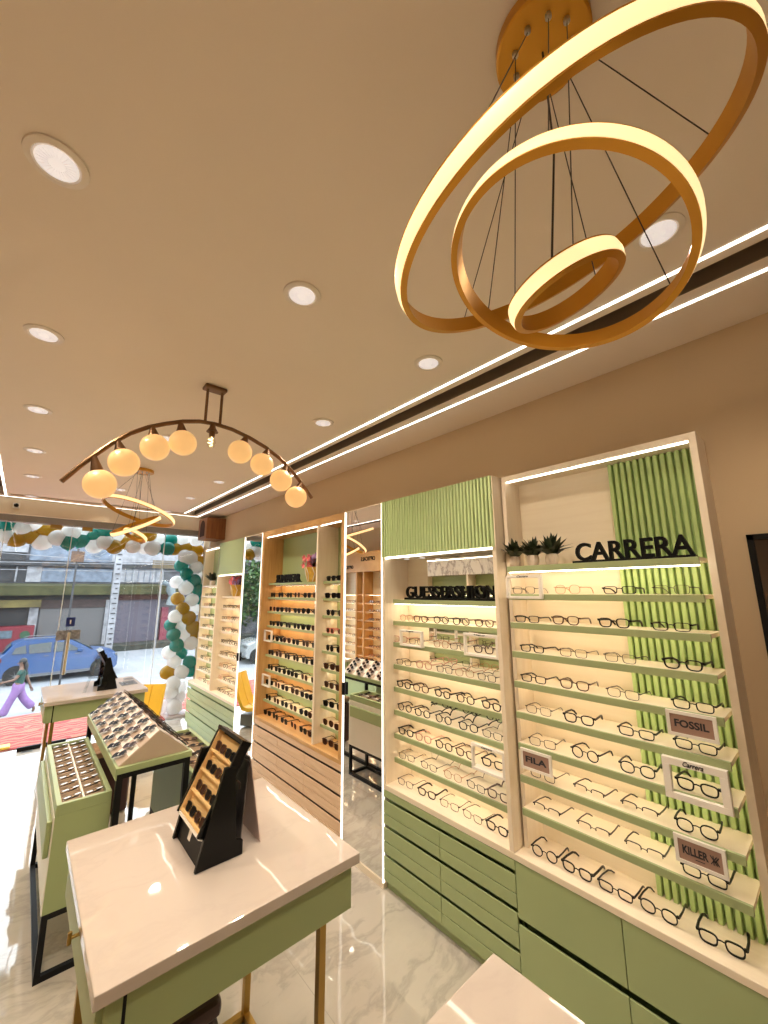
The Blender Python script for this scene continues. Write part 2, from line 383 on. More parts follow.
# ------------------------------------------------------------------ wall units
DR = [(.507,.548),(.416,.488),(.357,.412),(.266,.338),(.200,.262),(.114,.182),(.055,.110)]
SH = [round(.58+.1423*i, 4) for i in range(1, 10)]    # shelf tops
def fluting(mb, y0, y1, z0, z1, xf, n, depth=.016, mi=0):
    """vertical ribs proud of a backing board; face toward -X at xf"""
    w = (y1-y0)/n
    mb.box(xf+depth, xf+depth+.006, y0, y1, z0, z1, mi=mi)
    for i in range(n):
        a = y0+i*w; pts = [(xf+depth, a+w*.15), (xf+depth*.15, a+w*.18), (xf, a+w*.26), (xf, a+w*.74), (xf+depth*.15, a+w*.82), (xf+depth, a+w*.85)]
        mb.prism(pts, 'z', z0, z1, mi)
def shelf(t, xf, xb, y0, y1, top, mb_, me_, led=None, lip=.028, name='shelf', vis=False):
    s = MB().box(xf+.012, xb, y0, y1, top-.016, top).build(name, mb_, t)
    MB().box(xf, xf+.012, y0, y1, top-lip, top+.0005, .001).build('shelf_edge', me_, s)
    if led:
        xl = xf + (xb-xf)*.50
        # angled strip facing down and back
        q = MB(); q.prism([(xl-.004, top-.0165), (xl+.010, top-.0165), (xl+.006, top-.0300), (xl-.004, top-.0300)], 'y', y0+.015, y1-.015)
        ob = q.build('led_strip', [m_white, led, m_ledline], s)
        for p in ob.data.polygons:
            c = p.center
            if abs(p.normal.x) > .5 and p.normal.x > 0: p.material_index = 1
            elif p.normal.z < -.8: p.material_index = 2
    if vis:
        MB().box(xf+.014, xf+.026, y0+.004, y1-.004, top-lip-.004, top-.017).build('led_strip', m_led, s)
    return s
def base(t, y0, y1, xf, cols, mg, mdark, mledge, ledge_x0=None):
    MB().box(xf+.05, 2.10, y0, y1, .05, .55).build('base_carcass', mdark, t)
    MB().box(xf+.03, 2.10, y0, y1, 0, .05).build('plinth', mg, t)
    MB().box(xf-.001, 2.10, y0, y1, .55, .58, .002).build('ledge', mledge, t)
    edges = [y0] + cols + [y1]
    for a, b in zip(edges, edges[1:]):
        for z0, z1 in DR:
            MB().box(xf, xf+.008, a+.0015, b-.0015, z0, z1, .0012).build('drawer', mg, t)

# --- near cabinet with the fluted strip
car = thing('display_cabinet', 'white and sage display cabinet with green fluted strip and three small potted plants', 'display cabinet', (1.95,.75,0), 'wall display cabinets')
X0 = 1.936
MB().box(X0, 2.10, .305, .330, .58, 2.40, .001).build('side_panel', m_cream, car)
MB().box(X0, 2.10, 1.170, 1.192, .58, 2.40, .001).build('side_panel', m_cream, car)
MB().box(X0, 2.10, .330, 1.170, 2.372, 2.40, .001).build('top_panel', m_cream, car)
MB().box(2.082, 2.10, .330, 1.170, .58, 2.372).build('back_panel', m_cream2, car)
f = MB(); fluting(f, .330, .683, .581, 2.371, 2.048, 13, .026); f.build('fluted_panel', m_flute, car)
MB().box(X0+.012, X0+.020, .335, 1.165, 2.364, 2.372).build('led_strip', m_led, car)
CZ = [1.898-.14*i for i in range(9)]
for i, z in enumerate(CZ):
    shelf(car, 1.872, 2.052, .345, 1.152, z, m_cream2, m_green_l, m_shelfled, vis=(i == 0))
MB().box(1.925, 2.10, .305, 1.198, .05, .55).build('base_carcass', m_green_d, car)
MB().box(1.888, 2.10, .305, 1.198, 0, .05).build('plinth', m_green, car)
MB().box(1.853, 2.10, .305, 1.198, .553, .58, .002).build('ledge', m_cream, car)
for a, b in ((.305,.748),(.751,1.198)):
    MB().box(1.857, 1.866, a, b, .326, .551, .0012).build('door', m_green, car)
    MB().box(1.857, 1.866, a, b, .052, .300, .0012).build('door', m_green, car)

# --- cabinet with fluted header
gue = thing('display_cabinet', 'white and sage display cabinet with green fluted header above black letter sign', 'display cabinet', (1.95,1.66,0), 'wall display cabinets')
base(gue, 1.20, 2.12, 1.858, [1.66], m_green, m_green_d, m_cream)
MB().box(1.858, 2.10, 1.200, 1.224, .58, 2.402, .001).build('side_panel', m_cream, gue)
MB().box(1.858, 2.10, 2.098, 2.120, .58, 2.402, .001).build('side_panel', m_cream, gue)
MB().box(1.880, 2.10, 1.224, 2.098, 2.38, 2.402).build('top_panel', m_cream, gue)
f = MB(); fluting(f, 1.202, 2.118, 2.008, 2.40, 1.844, 38, .019); f.build('fluted_header', m_header, gue)
MB().box(1.88, 2.09, 1.224, 2.098, 2.0, 2.015).build('header_bottom', m_cream, gue)
MB().box(1.866, 1.880, 1.226, 2.096, 1.996, 2.008).build('led_strip', m_led, gue)
MB().box(2.085, 2.10, 1.224, 2.098, .58, 2.0).build('back_panel', m_cream2, gue)
GZ = SH[:8][::-1]
for i, z in enumerate(GZ):
    shelf(gue, 1.928, 2.085, 1.235, 2.090, z, m_cream2, m_green_l, m_shelfled, vis=(i == 0))
for k in (0,2,3,5,7):
    z1 = 1.995 if k == 0 else GZ[k-1]-.03; z0 = GZ[k]+.002
    MB().box(2.080, 2.0845, 1.226, 1.90, z0, z1).build('mirror_panel', m_mirror, gue)
for yy in (1.87, 2.02):
    sp = MB().lathe([(.018,0),(.018,-.006),(.010,-.007)], (2.0, yy, 1.999), 12).build('spot_lamp', [m_down], gue)

# --- mirror between cabinets
def wallmirror(lab, y0, y1, extra):
    t = thing('wall_mirror', lab, 'mirror', (1.9,(y0+y1)/2,0), 'full height mirrors')
    MB().box(1.870, 2.10, y0+.016, y1-.016, .04, 2.395).build('mirror_backing', m_cream, t)
    MB().box(1.864, 1.8695, y0+.014, y1-.014, .04, 2.395).build('mirror_glass', m_mirror, t)
    for a in (y0, y1-.010): MB().box(1.857, 1.872, a, a+.010, 0.03, 2.40, .001).build('led_strip', m_ledsoft, t)
    MB().box(1.858, 2.10, y0, y1, 0, .04).build('bottom_rail', m_cream, t)
    MB().box(1.858, 2.10, y0, y1, 2.395, 2.402).build('top_rail', m_cream, t)
    b = MB(); b.box(1.840,1.858, y1-.034, y1-.012, 1.03, 1.115, .003); b.build('handle_block', m_black, t)
    return t
wallmirror('tall narrow mirror with lit white edges between oak cabinet and fluted header cabinet', 2.124, 2.576, 0)
wallmirror('tall narrow mirror reflecting trees between oak cabinet and mint green unit', 4.076, 4.552, 0)

# --- oak unit
oak = thing('display_cabinet', 'oak display cabinet of dark sunglasses with oak drawers between two mirrors', 'display cabinet', (1.95,3.325,0), 'wall display cabinets')
base(oak, 2.58, 4.07, 1.858, [3.085, 3.552], m_oak_d, m_oakdark, m_oak)
MB().box(1.858, 2.10, 2.580, 2.620, .58, 2.402, .001).build('side_panel', m_oak, oak)
MB().box(1.858, 2.10, 4.030, 4.070, .58, 2.402, .001).build('side_panel', m_oak, oak)
MB().box(1.858, 2.10, 2.620, 4.030, 2.345, 2.402, .001).build('top_panel', m_oak, oak)
dv = MB().box(1.870, 2.09, 2.982, 3.006, .58, 2.345, .001).build('divider', m_cream, oak)
MB().box(2.085, 2.10, 2.620, 4.030, .58, 2.345).build('back_panel', m_green, oak)
OZ = SH[::-1]
for y0, y1 in ((3.010, 4.026), (2.624, 2.978)):
    MB().box(1.885, 1.892, y0+.01, y1-.01, 2.338, 2.345).build('led_strip', m_led, oak)
    for i, z in enumerate(OZ):
        shelf(oak, 1.930, 2.085, y0, y1, z, m_cream2, m_green_l, m_oakled, lip=.020)
for k in (1,2,4,5,7,9):
    z0 = (OZ[k] if k < 9 else .58)+.002; z1 = OZ[k-1]-.025
    MB().box(2.081, 2.0845, 3.35, 4.028, z0, z1).build('oak_back_inlay', m_oak, oak)
    MB().box(2.080, 2.0845, 3.010, 3.345, z0, z1).build('mirror_panel', m_mirror, oak)

# --- far unit beside the shopfront
far = thing('display_cabinet', 'mint and cream display unit with plain green header next to the shopfront', 'display cabinet', (1.95,5.39,0), 'wall display cabinets')
base(far, 4.56, 6.23, 1.858, [5.12, 5.68], m_green, m_green_d, m_cream)
MB().box(1.858, 2.10, 4.560, 4.580, .58, 2.402, .001).build('side_panel', m_cream, far)
MB().box(1.858, 2.10, 5.352, 5.376, .58, 2.402, .001).build('side_panel', m_cream, far)
MB().box(1.858, 1.880, 4.562, 5.374, 1.99, 2.40, .001).build('header_door', m_green, far)
MB().box(1.88, 2.10, 4.58, 5.352, 1.975, 1.99).build('header_bottom', m_cream, far)
MB().box(1.868, 1.880, 4.59, 5.34, 1.972, 1.980).build('led_strip', m_led, far)
MB().box(2.085, 2.10, 4.58, 5.352, .58, 1.975).build('back_panel', m_cream2, far)
MB().box(2.085, 2.10, 5.376, 6.23, .58, 2.402).build('back_panel', m_green_l, far)
MB().box(1.950, 2.085, 6.212, 6.230, .58, 2.402).build('side_panel', m_cream, far)
MB().box(1.950, 2.10, 5.376, 6.230, 2.38, 2.402).build('top_panel', m_cream, far)
MB().box(1.958, 1.970, 5.38, 6.20, 2.37, 2.38).build('led_strip', m_led, far)
for z in SH[:8]: shelf(far, 1.928, 2.085, 4.585, 5.348, z, m_cream2, m_cream, m_shelfled, lip=.022)
for z in SH[:9]: shelf(far, 1.955, 2.085, 5.38, 6.205, z, m_cream2, m_cream, m_shelfled, lip=.022)

# --- units on the opposite wall
lw = thing('display_cabinet', 'oak and white shelf unit with black lettering on its fascia, on the opposite wall', 'display cabinet', (-.72,5.35,0), 'wall display cabinets')
MB().box(-.82,-.60,4.5,6.24,2.10,2.44).build('fascia', m_oak, lw)
MB().box(-.82,-.805,4.5,6.24,.10,2.10).build('back_panel', m_cream2, lw)
for y in (4.5,4.96,5.42,5.62,6.21): MB().box(-.805,-.60,y,y+.03,.58,2.10).build('side_panel', m_oak, lw)
MB().box(-.82,-.58,4.5,6.24,.55,.58).build('ledge', m_oak, lw)
MB().box(-.82,-.60,4.5,6.24,0,.55).build('base_carcass', m_green, lw)
l = MB(); left_text(l, 'OPTICALS', 5.12, 5.5, 2.28, 2.35, -.60, .012); left_text(l, 'OPTICALS', 5.72, 6.05, 2.16, 2.22, -.60, .012); l.build('lettering', m_letter, lw)
for y0, y1, me_ in ((4.53,4.96,m_oak),(4.99,5.42,m_oak),(5.45,5.62,m_oak),(5.65,6.21,m_cream2)):
    for z in SH[:8]:
        s_ = MB().box(-.805,-.62,y0,y1,z-.016,z).build('shelf', me_, lw)
        MB().box(-.72,-.708,y0+.02,y1-.02,z-.021,z-.0165).build('led_strip', m_oakled if me_ is m_oak else m_shelfled, s_)
lw2 = thing('display_cabinet', 'sage and cream shelf unit with veined white header, on the opposite wall', 'display cabinet', (-.72,3.2,0), 'wall display cabinets')
MB().box(-.82,-.62,1.9,4.46,2.00,2.44).build('fascia', marble('header_marble', (.75,.70,.64), (.35,.3,.28), 2.2, .2), lw2)
MB().box(-.82,-.805,1.9,4.46,.10,2.0).build('back_panel', m_green_l, lw2)
for y in (1.9,2.74,3.58,4.43): MB().box(-.805,-.62,y,y+.03,.58,2.0).build('side_panel', m_cream, lw2)
MB().box(-.82,-.60,1.9,4.46,.55,.58).build('ledge', m_cream, lw2)
MB().box(-.82,-.62,1.9,4.46,0,.55).build('base_carcass', m_green, lw2)
for y0, y1 in ((1.93,2.74),(2.77,3.58),(3.61,4.43)):
    for z in SH[:8:1]:
        s_ = MB().box(-.805,-.64,y0,y1,z-.016,z).build('shelf', m_cream2, lw2)
        if z in SH[1:8:2]: MB().box(-.72,-.708,y0+.02,y1-.02,z-.021,z-.0165).build('led_strip', m_shelfled, s_)

# ------------------------------------------------------------------ eyewear
def outline(kind, w, h, n=22):
    pts = []
    for k in range(n):
        a = 2*PI*k/n; c, s_ = math.cos(a), math.sin(a)
        e = {'rect': 3.6, 'square': 3.2, 'round': 2.0, 'oval': 2.4, 'way': 2.9, 'cat': 2.7, 'aviator': 2.3}[kind]
        y = math.copysign(abs(c)**(2/e), c)*w/2; z = math.copysign(abs(s_)**(2/e), s_)*h/2
        if kind in ('way', 'rect', 'cat'): y *= 1+.10*(z/(h/2))*(.6 if kind == 'rect' else 1)
        if kind == 'cat' and z > 0: z += .16*h*max(0, y/(w/2))*.5
        if kind == 'aviator': y *= 1+.16*(z/(h/2)); z *= 1
        pts.append((y, z))
    return pts
def rim_mesh(mb, kind, w, h, cy, cz, th, dp, sgn, half=False, n=22, tilt=.10):
    out = outline(kind, w, h, n)
    if sgn < 0: out = [(-y, z) for y, z in out]
    L = [(y, z) for y, z in out]
    idx = range(n) if not half else [k for k in range(n) if out[k][1] > -h*.12]
    def ring(y, z):
        r = math.hypot(y, z); iy, iz = y*(1-th/r), z*(1-th/r)
        X = lambda zz: -zz*tilt*0
        return [Vector((0, cy+y, cz+z)), Vector((0, cy+iy, cz+iz)), Vector((dp, cy+iy, cz+iz)), Vector((dp, cy+y, cz+z))]
    if not half:
        R = [[mb.bm.verts.new(p) for p in ring(*L[k])] for k in idx]; m = len(R); rng = range(m)
    else:
        idx = sorted(idx, key=lambda k: math.atan2(out[k][1]*1.0, out[k][0])); 
        R = [[mb.bm.verts.new(p) for p in ring(*L[k])] for k in idx]; m = len(R); rng = range(m-1)
    for i in rng:
        A, B = R[i], R[(i+1) % m]
        for k in range(4): mb.bm.faces.new((A[k], B[k], B[(k+1) % 4], A[(k+1) % 4]))
    if half: mb.bm.faces.new(R[0]); mb.bm.faces.new(R[-1][::-1])
STY = {}
def sheet(mb, pts, th):
    pts = [Vector(p) for p in pts]; n = (pts[1]-pts[0]).cross(pts[2]-pts[0]).normalized()*th*.5; k = len(pts)
    mb.add([p-n for p in pts]+[p+n for p in pts], [tuple(range(k)), tuple(range(2*k-1, k-1, -1))]+[(i, (i+1) % k, k+(i+1) % k, k+i) for i in range(k)])
def eyewear_style(key, kind, w, h, th, mf, ml, half=False, dp=.005, tr=.0032):
    gap = .018; cy = w/2+gap/2; cz = h/2
    m = MB()
    for s_ in (1, -1): rim_mesh(m, kind, w, h, s_*cy, cz, th, dp, s_, half)
    m.tube([(.001,-gap/2-.002,cz+h*.16),(-.001,0,cz+h*.24),(.001,gap/2+.002,cz+h*.16)], max(th*.55,.0013), 6)
    ey = cy+w/2
    for s_ in (1,-1): m.box(0, .009, s_*(ey-.003), s_*(ey+.006), cz+h*.20, cz+h*.20+max(th*1.6,.004))
    front = m.mesh('front_frame', mf)
    tm = []
    for s_ in (1, -1):
        q = MB(); z = cz+h*.24
        q.tube([(.006,s_*(ey+.004),z),(.05,s_*(ey+.005),z),(.098,s_*(ey+.002),z-.002),(.118,s_*(ey-.002),z-.010),(.136,s_*(ey-.006),.003)], [tr*1.1,tr,tr,tr*1.15,tr*.9], 6)
        tm.append(q.mesh('temple', mf, True))
    lm = []
    for s_ in (1, -1):
        q = MB(); o = outline(kind, w-th*1.6, h-th*1.6)
        A = [q.bm.verts.new((.002, s_*cy+s_*y, cz+z)) for y, z in o]; q.bm.faces.new(A)
        lm.append(q.mesh('lens', ml))
    # compact one-mesh version for glasses that are only a few pixels wide
    q = MB(); 
    for s_ in (1, -1): rim_mesh(q, kind, w, h, s_*cy, cz, max(th,.003), .004, s_, half, 12)
    q.tube([(0,-gap/2-.002,cz+h*.2),(0,gap/2+.002,cz+h*.2)], max(th*.6,.002), 4)
    for s_ in (1,-1):
        z = cz+h*.24
        q.tube([(.0,s_*ey,z),(.1,s_*(ey+.003),z),(.135,s_*(ey-.004),.004)], .0028, 4)
        o = outline(kind, w-th, h-th, 12); A = [q.bm.verts.new((.002, s_*cy+s_*y, cz+zz)) for y, zz in o]; fc = q.bm.faces.new(A); fc.material_index = 1
    small = q.mesh('eyeglasses', [mf, ml])
    # folded, lying on its back: front faces up (+Z), temples folded behind
    q = MB()
    for s_ in (1, -1): rim_mesh(q, kind, w, h, s_*cy, 0, max(th,.003), .004, s_, half, 14)
    q.tube([(0,-gap/2-.002,h*.2),(-.001,gap/2+.002,h*.2)], max(th*.6,.002), 5)
    q.tube([(.004,ey+.002,h*.24),(.018,ey,h*.22),(.020,-ey*.7,h*.05)], .0028, 5)
    q.tube([(.004,-ey-.002,h*.24),(.014,-ey,h*.22),(.016,ey*.7,h*.0)], .0028, 5)
    for s_ in (1, -1):
        o = outline(kind, w-th, h-th, 14); A = [q.bm.verts.new((.002, s_*cy+s_*y, zz)) for y, zz in o]; fc = q.bm.faces.new(A); fc.material_index = 1
    # rotate so that -X (front) becomes +Z ; local y stays; +z stays toward +X(up-slope)
    q.xf(Matrix(((0,0,1,0),(0,1,0,0),(-1,0,0,.022),(0,0,0,1))))
    folded = q.mesh('folded_eyewear', [mf, ml])
    STY[key] = dict(front=front, temples=tm, lenses=lm, small=small, folded=folded)
eyewear_style('rect', 'rect', .054, .034, .0034, m_fblack, m_lens)
eyewear_style('thick', 'way', .053, .040, .0046, m_fblack, m_lens, tr=.0042)
eyewear_style('round', 'round', .049, .045, .0032, m_fblack, m_lens)
eyewear_style('panto', 'oval', .051, .043, .0036, m_fblack, m_lens)
eyewear_style('brown', 'way', .053, .041, .0040, m_fbrown, m_lens)
eyewear_style('half', 'rect', .053, .034, .0026, m_fgun, m_lens, half=True, tr=.0026)
eyewear_style('wire', 'rect', .052, .036, .0016, m_fgun, m_lens, dp=.003, tr=.0017)
eyewear_style('gold', 'oval', .051, .042, .0016, m_fgold, m_lens, dp=.003, tr=.0018)
eyewear_style('pink', 'way', .053, .042, .0034, m_fpink, m_lens)
eyewear_style('sun', 'way', .056, .046, .0044, m_fblack, m_sunlens, tr=.0040)
eyewear_style('sunround', 'round', .052, .050, .0036, m_fblack, m_sunlens)
eyewear_style('aviator', 'aviator', .058, .050, .0018, m_fgold, m_brownlens, dp=.003, tr=.0018)
eyewear_style('sunbrown', 'cat', .056, .048, .0040, m_fbrown, m_brownlens)
eyewear_style('sunred', 'oval', .054, .044, .0036, mat('coral_acetate', (.55,.10,.07), .3), m_brownlens)
eyewear_style('traywire', 'rect', .050, .034, .0022, m_fgun, m_traylens, dp=.003)
ADJ = dict(rect='black rectangular', thick='thick black square', round='black round', panto='black rounded', brown='tortoise brown', half='dark half-rim', wire='thin dark-rimmed', gold='thin gold-rimmed', pink='pale pink', sun='black square', sunround='black round', aviator='gold-rimmed aviator', sunbrown='brown cat-eye', sunred='coral red', traywire='thin-rimmed')
def eyewear(key, loc, yaw, label, group, sun=False, full=True):
    nm = 'sunglasses' if sun else 'eyeglasses'
    S = STY[key]
    if not full:
        o = put(nm, S['small'], None, loc, (0,0,yaw)); return tag(o, label, nm, group)
    r = thing(nm, label, nm, loc, group, (0,0,yaw)); LOC.pop(r)
    put('front_frame', S['front'], r)
    for m in S['temples']: put('temple', m, r)
    for m in S['lenses']: put('lens', m, r)
    return r
CARY = [[1.081,.859,.637,.451],[1.074,.881,.674,.469],[1.059,.859,.665,.449],[1.063,.867,.670,.435],[1.049,.861,.637,.445],[1.042,.849,.648,.457],[1.053,.847,.657,.476],[1.046,.843,.657,.473],[1.080,.936,.785,.637,.454]]
CARS = ['wire gold rect wire','rect brown thick rect','rect wire wire thick','rect brown wire rect','wire thick rect rect','wire round panto thick','wire half half panto','half half half rect','round thick rect panto thick']
DOWN = ['top','second','third','fourth','fifth','sixth','seventh','eighth','ninth','tenth']
for i, ys in enumerate(CARY):
    z = CZ[i+1] if i < 8 else .58
    st = CARS[i].split()
    for j, y in enumerate(ys):
        where = f'{DOWN[i]} shelf under the plants' if i < 8 else 'white ledge above the green doors'
        x = 1.900 if i < 8 else 1.915
        yaw = random.uniform(-.10,.10) if i < 8 else random.uniform(-.04,.10)
        eyewear(st[j], (x, y, z+.001), yaw, f'{ADJ[st[j]]} eyeglasses, {ORD[j]} from plant end, {where}, fluted-strip cabinet', 'eyeglasses on the fluted-strip cabinet')
GUEY = [[1.982,1.853,1.679,1.526,1.365],[2.045,1.894,1.686,1.551,1.378],[2.014,1.833,1.665,1.516,1.367],[2.018,1.864,1.687,1.517,1.347],[2.012,1.855,1.685,1.505,1.351],[2.005,1.852,1.688,1.536,1.357],[2.0,1.812,1.629,1.472,1.333],[1.995,1.815,1.644,1.488,1.339]]
GUES = ['gold brown round panto brown','pink wire gold wire brown','wire pink wire gold wire','thick brown thick panto thick','round panto round panto wire','thick pink panto brown thick','wire wire gold wire brown','wire thick wire wire thick']
for i, ys in enumerate(GUEY):
    z = GZ[i+1] if i < 7 else .58
    st = GUES[i].split()
    for j, y in enumerate(ys):
        where = f'{DOWN[i]} shelf under the letters' if i < 7 else 'ledge over the green drawers'
        eyewear(st[j], (1.950 if i < 7 else 1.93, y, z+.001), random.uniform(-.12,.12), f'{ADJ[st[j]]} eyeglasses, {ORD[j]} from mirror end, {where}, fluted-header cabinet', 'eyeglasses on the fluted-header cabinet')
sunk = ['sun','sunround','sun','aviator','sun','sunbrown','sun','sunround']
for i in range(9):
    z = OZ[i+1] if i < 8 else .58
    n = 6
    for j in range(n):
        k = sunk[(i*3+j) % 8] if i not in (7,) else ('aviator' if j % 2 else 'sunround')
        where = f'{DOWN[i]} shelf under the basket' if i < 8 else 'oak ledge over the drawers'
        eyewear(k, (1.945, 3.945-j*.168+random.uniform(-.012,.012), z), random.uniform(-.15,.15), f'{ADJ[k]} sunglasses, {ORD[j]} from tree mirror, {where}, oak cabinet main bay', 'sunglasses in the oak cabinet', True)
for i in range(10):
    z = OZ[i] if i < 9 else .58
    for j in range(2):
        k = ['sun','sun','sunround','sunred','sunround','sunbrown','sunbrown','sun','aviator','sunbrown'][i]
        where = f'{DOWN[i]} shelf' if i < 9 else 'oak ledge'
        eyewear(k, (1.945, 2.885-j*.165, z), random.uniform(-.2,.2), f'{ADJ[k]} sunglasses, {["beside the divider","beside the mirror"][j]}, {where} of the narrow oak bay', 'sunglasses in the narrow oak bay', True)
for i in range(8):
    z = SH[6-i] if i < 7 else .58
    for j in range(5):
        k = ['rect','brown','wire','gold','round','pink','thick'][(i*2+j) % 7]
        where = f'{DOWN[i]} shelf under the flowers' if i < 7 else 'ledge over the drawers'
        eyewear(k, (1.945, 5.27-j*.15, z), random.uniform(-.1,.1), f'{ADJ[k]} eyeglasses, {ORD[j]} from shopfront, {where}, mint unit header bay', 'eyeglasses in the mint unit', False, False)
for i in range(9):
    z = SH[7-i] if i < 8 else .58
    for j in range(4):
        k = ['rect','brown','wire','pink','round','gold','thick'][(i*3+j) % 7]
        where = f'{DOWN[i]} shelf' if i < 8 else 'ledge'
        eyewear(k, (1.965, 6.06-j*.18, z), random.uniform(-.1,.1), f'{ADJ[k]} eyeglasses, {ORD[j]} from the glass, {where}, open end bay of mint unit', 'eyeglasses in the open end bay', False, False)
# opposite wall, seen only in the mirrors
for bay, ys in (('oak',[4.62,4.80,5.08,5.27]),('white',[5.72,5.90,6.08])):
    for i in range(7):
        for j, y in enumerate(ys):
            k = ['rect','brown','thick','round'][(i+j) % 4] if bay == 'oak' else ['wire','gold','wire','pink'][(i+j) % 4]
            eyewear(k, (-.64, y, SH[6-i]), PI+random.uniform(-.1,.1), f'{ADJ[k]} eyeglasses, {ORD[j]} along the {DOWN[i]} shelf, {bay} bay on opposite wall', 'eyeglasses on the opposite wall', False, False)

# ------------------------------------------------------------------ signs on the shelves
t = thing('letter_sign', 'large bold black capital letters on a black bar beside the potted plants', 'sign', (1.95,.59,CZ[0]))
MB().box(1.92,1.96,.362,.832,CZ[0],CZ[0]+.013,.001).build('sign_base', m_letter, t)
l = MB(); wall_text(l, 'CARRERA', .822,.366, CZ[0]+.012, CZ[0]+.096, 1.945, .018, .020); l.build('lettering', m_letter, t)
t = thing('letter_sign', 'crowded black capital letters on a black bar below the fluted header', 'sign', (1.95,1.64,GZ[0]))
MB().box(1.935,1.985,1.262,1.985,GZ[0],GZ[0]+.014,.001).build('sign_base', m_letter, t)
l = MB(); wall_text(l, 'GUESS', 1.975,1.685, GZ[0]+.013, GZ[0]+.088, 1.95, .018, .010); wall_text(l, 'FASHION', 1.665,1.272, GZ[0]+.013, GZ[0]+.088, 1.95, .018, .010); l.build('lettering', m_letter, t)
t = thing('letter_sign', 'black capital letters beside the flower basket in the oak cabinet', 'sign', (1.97,3.68,OZ[0]))
MB().box(1.95,1.98,3.42,3.93,OZ[0],OZ[0]+.010).build('sign_base', m_letter, t)
l = MB(); wall_text(l, 'SUNWEAR', 3.92,3.43, OZ[0]+.01, OZ[0]+.085, 1.965, .015, .035); l.build('lettering', m_letter, t)
t = thing('letter_sign', 'small black letters on the top shelf of the open end bay', 'sign', (1.98,5.52,SH[8]))
MB().box(1.965,1.995,5.40,5.66,SH[8],SH[8]+.010).build('sign_base', m_letter, t)
l = MB(); wall_text(l, 'IN', 5.65,5.41, SH[8]+.01, SH[8]+.10, 1.98, .015, .05); l.build('lettering', m_letter, t)

def brand_card(lab, s, y0, y1, z0, z1, extra=None):
    t = thing('brand_card', lab, 'sign', (1.866,(y0+y1)/2,z0), 'brand cards on shelf edges')
    fw = .011
    f = MB(); f.box(1.860,1.870,y0,y1,z0,z0+fw); f.box(1.860,1.870,y0,y1,z1-fw,z1); f.box(1.860,1.870,y0,y0+fw,z0+fw,z1-fw); f.box(1.860,1.870,y1-fw,y1,z0+fw,z1-fw)
    f.build('frame', m_card, t)
    MB().box(1.8635,1.8695,y0+fw,y1-fw,z0+fw,z1-fw).build('plaque', m_plaque, t)
    l = MB(); w = y1-y0; zc = (z0+z1)/2; hh = (z1-z0)
    r = y0+w*(.16 if not extra else .34)
    wall_text(l, s, y1-w*.16, r, zc-hh*.13, zc+hh*.17, 1.863, .001, .035)
    if extra:
        for a, b in (((.30,-.14),(.18,.16)),((.30,.16),(.18,-.14)),((.245,-.15),(.245,.17)),((.21,-.02),(.14,.15)),((.21,.02),(.14,-.14))):
            l.tube([(1.8628,y0+w*a[0],zc+hh*a[1]),(1.8628,y0+w*b[0],zc+hh*b[1])], .0016, 4)
        l.box(1.8625,1.8632,y0+w*.42,y1-w*.40,zc-hh*.24,zc-hh*.215)
    l.build('lettering', m_plaquetext, t)
brand_card('brown name card in white frame hooked on a shelf edge away from the fluting', 'FILA', .985, 1.135, .958, 1.045)
brand_card('brown name card in white frame, upper one in front of green fluting', 'FOSSIL', .365, .515, 1.252, 1.338)
brand_card('brown name card in white frame with crossed-stroke emblem, lowest of the cards', 'KILLER', .395, .541, .832, .919, True)
def box_frame(lab, x0, x1, y0, y1, z0, z1, word=None, bar=.016):
    t = thing('display_box', lab, 'display box', ((x0+x1)/2,(y0+y1)/2,z0), 'white display frames')
    f = MB(); f.box(x0,x1,y0,y1,z0,z0+bar*.9,.001); f.box(x0,x0+.02,y0,y1,z1-bar,z1,.001)
    f.box(x0,x0+.02,y0,y0+bar,z0+bar*.9,z1-bar,.001); f.box(x0,x0+.02,y1-bar,y1,z0+bar*.9,z1-bar,.001)
    f.build('frame', m_card, t)
    if word:
        l = MB(); w = y1-y0; wall_text(l, word, y1-w*.34, y0+w*.34, z1-bar*.8, z1-bar*.1, x0-.0005, .001, .02, 0, .4); l.build('lettering', m_plaquetext, t)
box_frame('large white square frame round thick black glasses in front of green fluting', 1.853, 1.871, .355, .546, 1.036, 1.173, 'Carrera', .024)
box_frame('white frame round thin gold glasses just under the potted plants', 1.853, 1.871, .962, 1.152, 1.736, 1.852, 'Carrera', .014)
box_frame('white frame round tortoise glasses on second shelf of fluted-header cabinet', 1.880, 1.927, 1.24, 1.46, 1.425, 1.545, 'Vogue', .013)
box_frame('white frame near the mirror end of second shelf, fluted-header cabinet', 1.900, 1.927, 1.80, 2.00, 1.425, 1.525, 'Vogue', .013)
box_frame('white frame round black glasses on sixth shelf of fluted-header cabinet', 1.880, 1.927, 1.24, 1.44, .86, .985, 'Carrera', .013)
box_frame('pale frame near the tree mirror, fourth shelf row of oak cabinet', 1.900, 1.929, 3.86, 4.02, 1.28, 1.39, None, .010)
box_frame('pale frame near the tree mirror, seventh shelf row of oak cabinet', 1.900, 1.929, 3.86, 4.02, .855, .965, None, .010)

